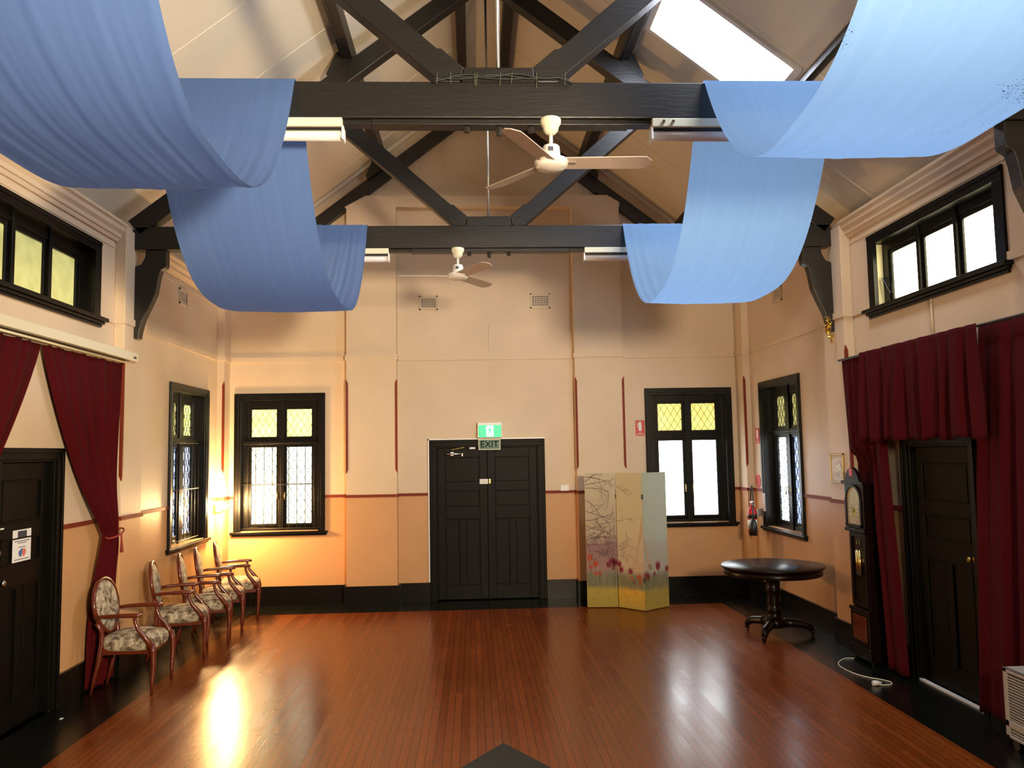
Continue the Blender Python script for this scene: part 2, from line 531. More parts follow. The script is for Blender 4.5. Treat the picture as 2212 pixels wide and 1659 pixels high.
# window outer rectangles (s0, s1, z0, z1) of the wall opening = inside the architrave
BWL = (-3.197 * 1.015, -1.99 * 1.015, 0.93, 2.855)
BWR = (2.362 * 1.015, 3.575 * 1.015, 0.93, 2.855)
SW_L = (9.42, 10.78, 0.93, 2.86)
SW_R = (9.37, 10.72, 0.93, 2.86)
HW_L = (5.60, 7.63, 3.22, 3.99)
HW_R = (5.56, 7.575, 3.22, 3.99)
A_ = 0.09
def hole(r, bot=0.06): return (r[0] + A_, r[1] - A_, r[2] + bot, r[3] - A_)
D_B = (-0.605, 0.985, 0.0, 2.18)
D_L = (6.04, 7.035, 0.0, 2.094)
D_R = (6.07, 7.16, 0.0, 2.094)
def dhole(r): return (r[0] + A_, r[1] - A_, 0.0, r[3] - A_)

mb = MB()
wall_cells(mb, XL - 0.6, XR + 0.6, 0, 4.0, [hole(BWL), hole(BWR), dhole(D_B)], TB, WT)
gab = [(XL - 0.6, 4.0), (XR + 0.6, 4.0), (XR + 0.6, zc(XR + 0.6) + 0.02), (CX, APEX + 0.02), (XL - 0.6, zc(XL - 0.6) + 0.02)]
mb.prism(gab, 'y', YB, YB + WT)
# pilasters and the bulkhead across them
mb.box(-1.708, -1.03, 11.23, YB + .01, 0, 5.41)
mb.box(1.412, 2.08, 11.23, YB + .01, 0, 5.41)
mb.prism([(-1.73, 5.41), (2.09, 5.41), (2.09, 5.47), (1.92, 5.57), (-1.44, 5.57)], 'y', 11.23, YB + .01)
tag(mb.build('wall_back', M['wall']), kind='structure')

def side_wall(name, T, sgn, hw, sw, dr, x):
    mb = MB()
    wall_cells(mb, YF, YB, 0, 4.24, [hole(hw), hole(sw), dhole(dr)], T, WT + .1)
    for a, b in ((1.45, 1.93), (4.70, 5.18), (7.96, 8.44), (11.13 if sgn < 0 else 11.06, YB + .005)):
        poly = [(a, 0), (b, 0), (b, 4.17), (b - .0, 4.22), (a, 4.22)]
        mb.box(x, x - sgn * 0.10, a, b, 0, 4.22)
        mb.box(x, x - sgn * 0.075, a, b, 4.22, 4.27)
    tag(mb.build(name, M['wall'], bevel=0.006), kind='structure')
side_wall('wall_left', TL, -1, HW_L, SW_L, D_L, XL)
side_wall('wall_right', TR, 1, HW_R, SW_R, D_R, XR)
mb = MB()
mb.prism([(XL - 0.6, 0), (XR + 0.6, 0), (XR + 0.6, zc(XR + 0.6)), (CX, APEX + 0.02), (XL - 0.6, zc(XL - 0.6))], 'y', YF - 0.3, YF)
tag(mb.build('wall_front', M['wall']), kind='structure')

mb = MB()
mb.box(XL - 0.6, XR + 0.6, YF - 0.3, YB + 0.5, -0.15, 0)
tag(mb.build('floor', M['floor']), kind='structure')

# ceiling: two lined slopes, the right one with the skylight wells
SKX0, SKX1 = 1.77, 2.82
SKYS = [(6.78, 7.62), (3.55, 4.39)]
mb = MB()
def TCL(s, y, d): return (s, y, zc(s) + d)
def TCLw(s, z, d): return (s, z, zc(s) + d)
wall_cells(mb, XL - 0.6, CX, YF - 0.3, YB + 0.1, [], TCLw, 0.12)
wall_cells(mb, CX, XR + 0.6, YF - 0.3, YB + 0.1, [(SKX0, SKX1, a, b) for a, b in SKYS], TCLw, 0.20)
yj = 6.67 - 1.08 * 8
while yj < YB:
    for x0, x1 in ((XL - .4, CX - .25), (CX + .25, XR + .4)):
        if x0 > 0 and any(a - .05 < yj < b + .05 for a, b in SKYS): pass
        mb.add([(x0, yj - .018, zc(x0) - .006), (x1, yj - .018, zc(x1) - .006), (x1, yj + .018, zc(x1) - .006), (x0, yj + .018, zc(x0) - .006),
                (x0, yj - .022, zc(x0) + .004), (x1, yj - .022, zc(x1) + .004), (x1, yj + .022, zc(x1) + .004), (x0, yj + .022, zc(x0) + .004)],
               [(0, 1, 2, 3), (0, 1, 5, 4), (2, 3, 7, 6)])
    yj += 1.08
# flat strip under the ridge and the moulding along the gable
mb.box(CX - .22, CX + .22, YF, YB, APEX - .20, APEX - .17)
for sg in (-1, 1):
    xe = CX + sg * 3.7
    mb.bar((CX, YB - .02, zc(CX) - .035), (xe, YB - .02, zc(xe) - .035), .04, .05, side=(0, 1, 0))
tag(mb.build('ceiling', M['ceil']), kind='structure')

# ------------------------------------------------------------------ skylights
for i, (a, b) in enumerate(SKYS):
    if i == 0:
        r = empty('skylight', ((SKX0 + SKX1) / 2, (a + b) / 2, zc((SKX0 + SKX1) / 2)), 'glaring white skylight let into the right ceiling slope', 'skylight')
    else:
        r = empty('skylight', ((SKX0 + SKX1) / 2, (a + b) / 2, zc((SKX0 + SKX1) / 2)), 'skylight nearer the viewer, above the foreground blue drape', 'skylight')
    mb = MB()
    def P(x, y, d): return (x, y, zc(x) + d)
    for (x0, x1, y0, y1) in ((SKX0 - .05, SKX0, a - .05, b + .05), (SKX1, SKX1 + .05, a - .05, b + .05), (SKX0, SKX1, a - .05, a), (SKX0, SKX1, b, b + .05)):
        vs = [P(x0, y0, -.03), P(x1, y0, -.03), P(x1, y1, -.03), P(x0, y1, -.03), P(x0, y0, .01), P(x1, y0, .01), P(x1, y1, .01), P(x0, y1, .01)]
        mb.add(vs, [(0, 3, 2, 1), (4, 5, 6, 7), (0, 1, 5, 4), (1, 2, 6, 5), (2, 3, 7, 6), (3, 0, 4, 7)])
    mb.build('frame', M['white'], r)
    mb = MB()
    mb.add([P(SKX0, a, 0.0), P(SKX1, a, 0.0), P(SKX1, b, 0.0), P(SKX0, b, 0.0), P(SKX0, a, .02), P(SKX1, a, .02), P(SKX1, b, .02), P(SKX0, b, .02)],
           [(0, 3, 2, 1), (4, 5, 6, 7), (0, 1, 5, 4), (1, 2, 6, 5), (2, 3, 7, 6), (3, 0, 4, 7)])
    mb.build('diffuser', M['sky'], r)

# ------------------------------------------------------------------ trims following the walls
def run_side(mb, x, sgn, z0, z1, pr, segs, pil=True, pils=None):
    # strip along a side wall, stepping round pilasters; segs are allowed s ranges on the plain wall
    for a, b in segs:
        mb.box(x, x - sgn * pr, a, b, z0, z1)
    for a, b in (pils or []):
        mb.box(x - sgn * 0.10 + sgn * 0.01, x - sgn * (0.10 + pr), a, b, z0, z1)
        mb.box(x, x - sgn * (0.10 + pr), a - pr, a, z0, z1)
        mb.box(x, x - sgn * (0.10 + pr), b, b + pr, z0, z1)
PL = [(1.45, 1.93), (4.70, 5.18), (7.96, 8.44)]
def gaps(a, b, cuts):
    out = []; cur = a
    for c0, c1 in sorted(cuts):
        if c0 > cur: out.append((cur, c0))
        cur = max(cur, c1)
    if cur < b: out.append((cur, b))
    return out
PLB_L = (11.13, YB); PLB_R = (11.06, YB)
cutsL = PL + [PLB_L]; cutsR = PL + [PLB_R]
def back_run(mb, z0, z1, pr, cut, x_l=XL + .10, x_r=XR - .10, pil=True):
    P2 = [(-1.708, -1.03), (1.412, 2.08)]
    for a, b in gaps(x_l + pr, x_r - pr, cut + [(p - pr, q + pr) for p, q in P2]):
        mb.box(a, b, YB - pr, YB, z0, z1)
    for a, b in P2:
        mb.box(a, b, 11.23 - pr, 11.235, z0, z1)
        mb.box(a - pr, a, 11.23 - pr, YB, z0, z1)
        mb.box(b, b + pr, 11.23 - pr, YB, z0, z1)
ntrim = 0
def trims(nm, z0, z1, pr, mat, cb, cl, cr, three=True):
    mb = MB(); back_run(mb, z0, z1, pr, cb)
    tag(mb.build(nm[0], mat), kind='structure')
    mb = MB(); run_side(mb, XL, -1, z0, z1, pr, gaps(YF, YB, [(p - pr, q + pr) for p, q in cutsL] + cl), pils=PL + [(PLB_L[0], YB)])
    tag(mb.build(nm[1], mat), kind='structure')
    mb = MB(); run_side(mb, XR, 1, z0, z1, pr, gaps(YF, YB, [(p - pr, q + pr) for p, q in cutsR] + cr), pils=PL + [(PLB_R[0], YB)])
    tag(mb.build(nm[2], mat), kind='structure')
def sx(r): return (r[0], r[1])
trims(('baseboard_back', 'baseboard_left', 'baseboard_right'), 0, 0.255, 0.028, M['dark'], [sx(D_B)], [sx(D_L)], [sx(D_R)])
trims(('trim_1', 'trim_2', 'trim_3'), 1.425, 1.462, 0.016, M['redtrim'], [sx(D_B), sx(BWL), sx(BWR)], [sx(D_L), sx(SW_L)], [sx(D_R), sx(SW_R)])
trims(('trim_4', 'trim_5', 'trim_6'), 3.285, 3.350, 0.016, M['wall'], [], [sx(HW_L)], [sx(HW_R)])
# cornices and bead on side walls
for nm, x, sg, cuts in (('trim_7', XL, -1, cutsL), ('trim_8', XR, 1, cutsR)):
    mb = MB()
    for a, b in gaps(YF, YB, cuts):
        pr = [(0, 4.08), (.02, 4.08), (.035, 4.11), (.05, 4.115), (.055, 4.15), (.085, 4.175), (.09, 4.21), (.115, 4.225), (.115, 4.25), (0, 4.25)]
        vs = []
        k = len(mb.v); n = len(pr)
        for t in (a, b):
            for p, z in pr: mb.v.append((x - sg * p, t, z))
        mb.face([k + i for i in range(n)]); mb.face([k + n + i for i in range(n)][::-1])
        for i in range(n):
            j = (i + 1) % n
            mb.face([k + i, k + j, k + n + j, k + n + i])
        mb.box(x, x - sg * .008, a, b, 4.012, 4.022)
    tag(mb.build(nm, M['wall']), kind='structure')

# oxblood stop-chamfer strips on pilaster corners
def corner_strip(name, cx, cy, dx, dy, z0, z1, w=0.02):
    # dx, dy point into the pilaster from its corner
    mb = MB()
    def L2(z, t): return [(cx - dx * .004, cy + dy * t, z), (cx + dx * t, cy - dy * .004, z), (cx - dx * .008, cy - dy * .008, z)]
    zz = [(z0 - .05, .002), (z0, w), (z1, w), (z1 + .05, .002)]
    k = len(mb.v)
    for z, t in zz: mb.v += L2(z, t)
    for i in range(3):
        for j in range(3):
            j2 = (j + 1) % 3
            mb.face([k + i * 3 + j, k + i * 3 + j2, k + i * 3 + 3 + j2, k + i * 3 + 3 + j])
    mb.face([k, k + 1, k + 2]); mb.face([k + 9, k + 10, k + 11])
    return tag(mb.build(name, M['redtrim']), kind='structure')
n = 9
for (cx, cy, dx, dy, z0, z1) in ((-1.708, 11.23, 1, 1, 1.80, 2.96), (-1.03, 11.23, -1, 1, 1.80, 2.96), (1.412, 11.23, 1, 1, 1.80, 2.96), (2.08, 11.23, -1, 1, 1.80, 2.96),
                                 (XL + .10, 7.96, -1, 1, 1.84, 2.95), (XL + .10, 11.13, -1, 1, 1.84, 2.95), (XR - .10, 7.95, 1, 1, 1.52, 2.95), (XR - .10, 11.05, 1, 1, 1.80, 2.93)):
    corner_strip('trim_%d' % n, cx, cy, dx, dy, z0, z1, 0.024); n += 1

# ------------------------------------------------------------------ leadlight lattice
def lattice(mb, T, s0, s1, z0, z1, d, cw=0.094, ch=0.155, w=0.005, bars=()):
    def line(p, q):
        a, b = Vector(T(p[0], p[1], d)), Vector(T(q[0], q[1], d))
        nrm = Vector(T(0, 0, 1)) - Vector(T(0, 0, 0))
        if (b - a).length > 0.01: mb.bar(a, b, w, w * 0.8, side=nrm)
    k = ch / cw
    def clip(c, sg):
        # z = z0 + sg*k*(s-s0) + c
        pts = []
        for s in (s0, s1):
            z = z0 + sg * k * (s - s0) + c
            if z0 - 1e-6 <= z <= z1 + 1e-6: pts.append((s, z))
        for z in (z0, z1):
            s = s0 + (z - z0 - c) / (sg * k)
            if s0 + 1e-6 < s < s1 - 1e-6: pts.append((s, z))
        if len(pts) >= 2:
            pts.sort(); line(pts[0], pts[-1])
    H = (z1 - z0) + k * (s1 - s0)
    i = -int(H / ch) - 1
    while i * ch < H + ch:
        clip(i * ch + ch / 2, 1); clip(i * ch + ch / 2, -1); i += 1
    for zb in bars: line((s0, zb), (s1, zb))

def box_T(mb, T, s0, s1, z0, z1, d0, d1, mi=0):
    vs = [T(s0, z0, d0), T(s1, z0, d0), T(s1, z1, d0), T(s0, z1, d0), T(s0, z0, d1), T(s1, z0, d1), T(s1, z1, d1), T(s0, z1, d1)]
    mb.add(vs, [(0, 3, 2, 1), (4, 5, 6, 7), (0, 1, 5, 4), (1, 2, 6, 5), (2, 3, 7, 6), (3, 0, 4, 7)], mi=mi)

def window_lead(num, T, r, pw, gap, mats, bars=False, shift=0.0):
    s0, s1, z0, z1 = r
    root = empty('window_%d' % num, T((s0 + s1) / 2, z0, 0), kind='structure')
    c = (s0 + s1) / 2 + shift
    mb = MB()
    # architrave round the opening and reveal lining
    t = 0.022
    box_T(mb, T, s0, s0 + A_ + .005, z0 + .05, z1 - A_ - .005, -t, 0.02); box_T(mb, T, s1 - A_ - .005, s1, z0 + .05, z1 - A_ - .005, -t, 0.02)
    box_T(mb, T, s0, s1, z1 - A_ - .005, z1, -t, 0.02)
    box_T(mb, T, s0 + .012, s0 + A_ - .03, z0 + .05, z1 - A_ + .03, -t - .008, -t); box_T(mb, T, s1 - A_ + .03, s1 - .012, z0 + .05, z1 - A_ + .03, -t - .008, -t)
    box_T(mb, T, s0 + .012, s1 - .012, z1 - A_ + .03, z1 - .012, -t - .008, -t)
    i0, i1, k0, k1 = s0 + A_, s1 - A_, z0 + .06, z1 - A_
    box_T(mb, T, i0 - .02, i0 + .006, k0, k1 + .01, 0, .30); box_T(mb, T, i1 - .006, i1 + .02, k0, k1 + .01, 0, .30)
    box_T(mb, T, i0, i1, k1 - .006, k1 + .02, 0, .30)
    mb.build('frame', M['dark'], root, bevel=.003)
    mb = MB()
    box_T(mb, T, s0 - .04, s1 + .04, z0 + .02, z0 + .055, -.055, .16); box_T(mb, T, s0 - .02, s1 + .02, z0 - .005, z0 + .02, -.03, .02)
    mb.build('sill', M['dark'], root, bevel=.006)
    # fixed frame with mullion and transom at depth .12-.16
    zt0, zt1 = z1 - .215, z1 - .59            # fan lights
    zl0, zl1 = z1 - .735, z1 - 1.775          # casements
    d0, d1 = .10, .16
    pl = (c - gap / 2 - pw, c - gap / 2); pr = (c + gap / 2, c + gap / 2 + pw)
    mb = MB()
    e0, e1 = pl[0] - .035, pr[1] + .035
    box_T(mb, T, i0, e0, k0, k1, d0, d1); box_T(mb, T, e1, i1, k0, k1, d0, d1)
    box_T(mb, T, e0, e1, zt0 + .035, k1, d0, d1); box_T(mb, T, i0, i1, zl0 + .035, zt1 - .035, d0 - .01, d1)
    box_T(mb, T, i0, i1, zl0 + .07, zl0 + .085, d0 - .03, d0)
    box_T(mb, T, e0, e1, k0, zl1 - .045, d0, d1)
    box_T(mb, T, c - max(.012, gap / 2 - .035), c + max(.012, gap / 2 - .035), k0, k1, d0 - .015, d1)
    mb.build('mullion_frame', M['dark'], root, bevel=.003)
    for k, (a, b) in enumerate((pl, pr)):
        for (u0, u1, nm, pm) in ((zt1, zt0, 'fanlight', mats[1][k]), (zl1, zl0, 'casement', mats[0][k])):
            mb = MB()
            w_ = .035
            box_T(mb, T, a - w_, a, u0 - w_, u1 + w_, d0 + .005, d1 - .01); box_T(mb, T, b, b + w_, u0 - w_, u1 + w_, d0 + .005, d1 - .01)
            box_T(mb, T, a, b, u1, u1 + w_, d0 + .005, d1 - .01); box_T(mb, T, a, b, u0 - w_, u0, d0 + .005, d1 - .01)
            sash = mb.build(nm, M['dark'], root, bevel=.003)
            mb = MB(); box_T(mb, T, a, b, u0, u1, d0 + .03, d0 + .036)
            mb.build('pane', pm, sash)
            mb = MB()
            bb = () if nm == 'fanlight' else (u1 - (u1 - u0) * .285, u1 - (u1 - u0) * .71)
            lattice(mb, T, a, b, u0, u1, d0 + .026, bars=bb)
            mb.build('leadwork', M['lead'], sash)
            if nm == 'casement':
                mb = MB()
                e = (b + .02) if k == 0 else (a - .02)
                zh = z1 - 1.38
                nrm = -1
                mb.tube([T(e, zh + .03, d0), T(e, zh + .03, d0 - .03), T(e, zh - .07, d0 - .035)], .006, 8)
                mb.build('catch', M['brass'], sash)
    if bars:
        mb = MB()
        top, bot = zl0 + .05, zl1 - .06
        nb = 9
        for i in range(nb):
            s = i0 + (i1 - i0) * (i + .7) / (nb + .4)
            mb.tube([T(s, bot, d0 - .05), T(s, top, d0 - .05)], .0045, 6)
        mb.tube([T(i0, (top + bot) / 2 + .02, d0 - .05), T(i1, (top + bot) / 2 + .02, d0 - .05)], .007, 6)
        mb.tube([T(i0, bot, d0 - .05), T(i1, bot, d0 - .05)], .006, 6)
        mb.tube([T(i0, top, d0 - .05), T(i1, top, d0 - .05)], .006, 6)
        mb.build('security_bars', M['iron'], root)
    return root

window_lead(1, TL, SW_L, .317, .19, ((M['paneblue'], M['paneblue']), (M['paneyelD'], M['paneyelL'])), bars=True)
window_lead(2, TB, BWL, .338, .14, ((M['panegreen'], M['panegreen']), (M['paneyelL'], M['paneyelL'])), bars=True)
window_lead(3, TB, BWR, .338, .14, ((M['pane'], M['pane']), (M['paneyel'], M['paneyel'])))
window_lead(4, TR, SW_R, .31, .19, ((M['paneblue'], M['pane']), (M['paneyelD'], M['paneyelD'])))

def window_high(num, T, r, mat, sgn):
    s0, s1, z0, z1 = r
    root = empty('window_%d' % num, T((s0 + s1) / 2, z0, 0), kind='structure')
    mb = MB(); t = .022
    box_T(mb, T, s0, s0 + A_ + .02, z0 + .05, z1 - A_ - .01, -t, .02); box_T(mb, T, s1 - A_ - .02, s1, z0 + .05, z1 - A_ - .01, -t, .02)
    box_T(mb, T, s0, s1, z1 - A_ - .01, z1, -t, .02)
    box_T(mb, T, s0 + .01, s1 - .01, z1 - .04, z1 - .01, -t - .01, -t)
    i0, i1, k0, k1 = s0 + A_, s1 - A_, z0 + .06, z1 - A_
    box_T(mb, T, i0 - .02, i0 + .006, k0, k1 + .01, 0, .22); box_T(mb, T, i1 - .006, i1 + .02, k0, k1 + .01, 0, .22)
    box_T(mb, T, i0, i1, k1 - .006, k1 + .02, 0, .22)
    mb.build('frame', M['dark'], root, bevel=.003)
    if sgn > 0:
        mb = MB(); box_T(mb, T, i1 - .012, i1 - .006, k0 + .005, k1 - .01, .002, .078)
        tag(mb.build('reveal_lining', M['pale'], root), 'pale painted side of the window recess')
    mb = MB()
    box_T(mb, T, s0 - .05, s1 + .05, z0 + .03, z0 + .065, -.08, .16); box_T(mb, T, s0 - .03, s1 + .03, z0 + .005, z0 + .03, -.05, .02)
    box_T(mb, T, s0 - .015, s1 + .015, z0 - .02, z0 + .005, -.03, .02)
    mb.build('sill', M['dark'], root, bevel=.006)
    d0, d1 = .08, .15
    c = (s0 + s1) / 2
    zb, zt = 3.345, 3.775
    panes = [(c - .77, c - .34), (c - .215, c + .215), (c + .34, c + .77)]
    mb = MB()
    box_T(mb, T, i0, panes[0][0] - .04, k0, k1, d0, d1); box_T(mb, T, panes[2][1] + .04, i1, k0, k1, d0, d1)
    box_T(mb, T, panes[0][0] - .04, panes[2][1] + .04, k0, zb - .03, d0, d1); box_T(mb, T, panes[0][0] - .04, panes[2][1] + .04, zt + .04, k1, d0, d1)
    for e in ((panes[0][1] + panes[1][0]) / 2, (panes[1][1] + panes[2][0]) / 2):
        box_T(mb, T, e - .022, e + .022, k0, k1, d0 - .015, d1)
    mb.build('mullion_frame', M['dark'], root, bevel=.003)
    for i, (a, b) in enumerate(panes):
        mb = MB(); w_ = .04
        box_T(mb, T, a - w_, a, zb - w_, zt + w_, d0 + .01, d1 - .01); box_T(mb, T, b, b + w_, zb - w_, zt + w_, d0 + .01, d1 - .01)
        box_T(mb, T, a, b, zt, zt + w_, d0 + .01, d1 - .01); box_T(mb, T, a, b, zb - w_, zb, d0 + .01, d1 - .01)
        sash = mb.build('sash', M['dark'], root, bevel=.004)
        mb = MB(); box_T(mb, T, a, b, zb, zt, d0 + .03, d0 + .036)
        mb.build('pane', mat, sash)
        if i == 2 and sgn > 0:
            mb = MB()
            mb.bar(T(b + .02, zb + .06, d0), T(b + .09, zb + .22, d0 - .03), .018, .006)
            mb.bar(T(b + .09, zb + .22, d0 - .03), T(b + .13, zb + .23, d0), .012, .006)
            mb.build('stay', M['chrome'], sash)
    return root
window_high(5, TL, HW_L, M['paneyelD'], -1)
window_high(6, TR, HW_R, M['panehi'], 1)

# ------------------------------------------------------------------ doors
def door(num, T, r, leaves, handle_side, mat=M['doorpaint']):
    s0, s1, z0, z1 = r
    root = empty('door_%d' % num, T((s0 + s1) / 2, 0, 0), kind='structure')
    mb = MB(); t = .022
    box_T(mb, T, s0, s0 + A_, 0, z1 - A_, -t, .01); box_T(mb, T, s1 - A_, s1, 0, z1 - A_, -t, .01); box_T(mb, T, s0, s1, z1 - A_, z1, -t, .01)
    box_T(mb, T, s0 + .01, s0 + .04, 0, z1 - .04, -t - .012, -t); box_T(mb, T, s1 - .04, s1 - .01, 0, z1 - .04, -t - .012, -t)
    box_T(mb, T, s0 + .01, s1 - .01, z1 - .04, z1 - .01, -t - .012, -t)
    i0, i1, zt = s0 + A_, s1 - A_, z1 - A_
    box_T(mb, T, i0 - .02, i0 + .02, 0, zt, 0, .12); box_T(mb, T, i1 - .02, i1 + .02, 0, zt, 0, .12); box_T(mb, T, i0 + .02, i1 - .02, zt - .02, zt + .02, 0, .12); box_T(mb, T, i0 - .02, i1 + .02, 0, zt + .02, .12, .14)
    mb.build('architrave', mat, root, bevel=.004)
    W = (i1 - i0 - .04) / leaves
    for k in range(leaves):
        a = i0 + .02 + k * W + .002; b = a + W - .004
        mb = MB()
        dd = .055
        box_T(mb, T, a, b, .012, zt - .022, dd, dd + .03)
        H = zt - .022
        st = .105
        f = dd - .013
        rails = [(0.012, .20), (H * .53, H * .53 + .17), (H * .715, H * .775), (H - .13, H)]
        for q0, q1 in rails: box_T(mb, T, a + st, b - st, q0, q1, f, dd)
        box_T(mb, T, a, a + st, .012, H, f, dd); box_T(mb, T, b - st, b, .012, H, f, dd)
        m_ = (a + b) / 2
        box_T(mb, T, m_ - .045, m_ + .045, .2, H * .53, f, dd)
        # raised panel beads
        def bead(p0, p1, q0, q1):
            g = .012
            for (x0, x1, y0, y1) in ((p0, p0 + g, q0, q1), (p1 - g, p1, q0, q1), (p0, p1, q0, q0 + g), (p0, p1, q1 - g, q1)):
                box_T(mb, T, x0, x1, y0, y1, f - .006, dd)
        bead(a + st, b - st, H * .53 + .17, H * .715); bead(a + st, b - st, H * .775, H - .13)
        bead(a + st, m_ - .045, .2, H * .53); bead(m_ + .045, b - st, .2, H * .53)
        leaf = mb.build('leaf', mat, root, bevel=.003)
        if leaves == 1:
            hs = (b - .06) if handle_side > 0 else (a + .06)
            for zz, big in ((1.115, True), (1.33, False)):
                if num == 3 and not big: continue
                mb = MB()
                c0 = T(hs, zz, f); 
                pts = [T(hs, zz, f), T(hs, zz, f - .008), T(hs, zz, f - .03), T(hs, zz, f - .055), T(hs, zz, f - .065)]
                if big:
                    mb.tube([T(hs, zz, f), T(hs, zz, f - .006)], .028, 16)
                    mb.tube(pts[1:], [.012, .012, .027, .015], 14)
                else:
                    mb.tube([T(hs, zz, f), T(hs, zz, f - .012), T(hs, zz, f - .02)], [.027, .027, .015], 14)
                mb.build('knob' if big else 'lock', M['chrome'] if num == 1 else M['brass'], leaf)
    return root
d1 = door(1, TL, D_L, 1, -1)
d2 = door(2, TB, D_B, 2, 1)
d3 = door(3, TR, D_R, 1, -1)
# pale edge strip round the double door
mb = MB()
mb.box(D_B[0] - .018, D_B[0], YB - .028, YB, .26, D_B[3] + .016); mb.box(D_B[0] - .018, D_B[1] + .01, YB - .028, YB, D_B[3], D_B[3] + .016)
tag(mb.build('trim_20', M['white']), kind='structure')
mb = MB(); mb.box(XR - .01, XR + .02, D_R[0] + A_, D_R[1] - A_, 0, .014)
tag(mb.build('trim_21', M['white']), kind='structure')

# ------------------------------------------------------------------ roof trusses
def in_k(pts): return [(x * KK, 2 + (z - 2) * KK) for x, z in pts]
def truss(front, label, braced=True, rods=True):
    """front: unscaled Y of the front face"""
    y0 = front * KK; th = .145
    y1 = y0 + th
    r = empty('roof_truss', (CX, y0, 4.2), label, 'roof truss', 'timber roof trusses')
    zt, zb = 2 + 2.38 * KK, 2 + 2.14 * KK
    mb = MB()
    mb.box(XL + .10, XR - .10, y0, y1, zb, zt)
    mb.build('tie_beam', M['beam'], r, bevel=.008)
    mb = MB()
    mb.box(-.60, 1.0, y0 + .02, y1 - .02, zb - .035, zb)
    mb.box(XL + .75, -.60, y0 + .03, y1 - .03, zb - .028, zb); mb.box(1.0, XR - .75, y0 + .03, y1 - .03, zb - .028, zb)
    mb.build('under_plate', M['beam'], r, bevel=.004)
    c = .195
    # rafters: upper line z = 7.288 - .765|x-c|, lower 7.065 - ...
    for sg in (-1, 1):
        def X(d): return c + sg * d
        mb = MB()
        poly = in_k([(X(0), 7.288), (X(3.72), 7.288 - .765 * 3.72), (X(3.60), 7.065 - .77 * 3.60), (X(3.45), 7.065 - .77 * 3.45), (X(0), 7.065)])
        mb.prism(poly, 'y', y0, y1)
        mb.build('rafter', M['beam'], r, bevel=.006)
        # struts from the king block up to the rafter
        mb = MB()
        def up(d): return 4.478 + (d - .222) * .83
        poly = in_k([(X(.222), 4.478), (X(.370), 4.606), (X(.395), 4.605), (X(1.52), 5.60), (X(1.78), 5.72), (X(1.78), 5.60), (X(.42), 4.42), (X(.385), 4.38), (X(.25), 4.38)])
        mb.prism(poly, 'y', y0 + .005, y1 - .005)
        mb.build('strut', M['beam'], r, bevel=.006)
        # cleat under the middle purlin
        mb = MB()
        p = in_k([(X(1.50), 6.14), (X(1.62), 6.22), (X(1.83), 6.10), (X(1.98), 5.80), (X(1.90), 5.80), (X(1.6), 5.98)])
        p = in_k([(X(1.41), 6.18), (X(1.44), 6.33), (X(1.60), 6.26), (X(1.70), 6.03), (X(1.67), 5.97)])
        mb.prism(p, 'y', y0 + .01, y1 + .05)
        mb.build('cleat', M['beam'], r, bevel=.004)
        # curved wall bracket below the beam end
        xw = XL + .10 if sg < 0 else XR - .10
        def B(u, z): return (xw - sg * u, z)
        crv = [(0.0, 3.17), (.045, 3.17), (.055, 3.24), (.085, 3.36), (.15, 3.50), (.20, 3.62), (.225, 3.78), (.245, 3.85), (.29, 3.875), (.30, 3.90), (.30, zb), (.10, zb), (.095, 3.98), (.06, 3.91), (0.0, 3.885)]
        mb = MB()
        mb.prism([B(u, z) for u, z in crv], 'y', y0 + .02, y1 - .02)
        mb.build('wall_bracket', M['beam'], r, bevel=.006)
    mb = MB()
    mb.prism(in_k([(-.045, 4.37), (.435, 4.37), (.42, 4.478), (-.027, 4.478)]), 'y', y0 + .004, y1 - .004)
    mb.build('king_block', M['beam'], r, bevel=.004)
    mb = MB()
    mb.tube([(CX, (y0 + y1) / 2, zb - .06), (CX, (y0 + y1) / 2, 6.85)], .013, 10)
    mb.build('tie_rod', M['steel'], r)
    for dx, l in ((-.2, .03), (0, .05), (.2, .03)):
        mb = MB()
        mb.tube([(CX + dx, (y0 + y1) / 2, zb - .035), (CX + dx, (y0 + y1) / 2, zb - .035 - l)], .022, 6, smooth=False)
        mb.build('bolt', M['iron'], r)
    for dx in (-.19, .19):
        mb = MB()
        mb.tube([(CX + dx, (y0 + y1) / 2, 4.37), (CX + dx, (y0 + y1) / 2, 4.385)], .008, 6, smooth=False)
        mb.build('bolt', M['iron'], r)
    return r
truss(8.5, 'dark timber roof truss nearer the back wall, carrying the smaller-looking fan')
truss(5.13, 'large dark timber truss across the top of the view, with cable on its beam')
truss(1.76, 'dark timber truss overhead, nearest the viewer')
# gable rafters against the back wall
r = empty('gable_rafters', (CX, 11.3, 5), 'pair of dark rafters meeting in a peak against the back gable wall', 'rafters')
for sg in (-1, 1):
    def X(d): return .195 + sg * d
    mb = MB()
    mb.prism(in_k([(X(0), 7.288), (X(3.72), 7.288 - .765 * 3.72), (X(3.5), 7.055 - .765 * 3.5), (X(0), 7.055)]), 'y', 11.31, YB)
    mb.build('rafter', M['beam'], r, bevel=.005)
    mb = MB()
    p = in_k([(X(1.41), 6.18), (X(1.44), 6.33), (X(1.60), 6.26), (X(1.70), 6.03), (X(1.67), 5.97)])
    mb.prism(p, 'y', 11.25, YB)
    mb.build('cleat', M['beam'], r, bevel=.004)
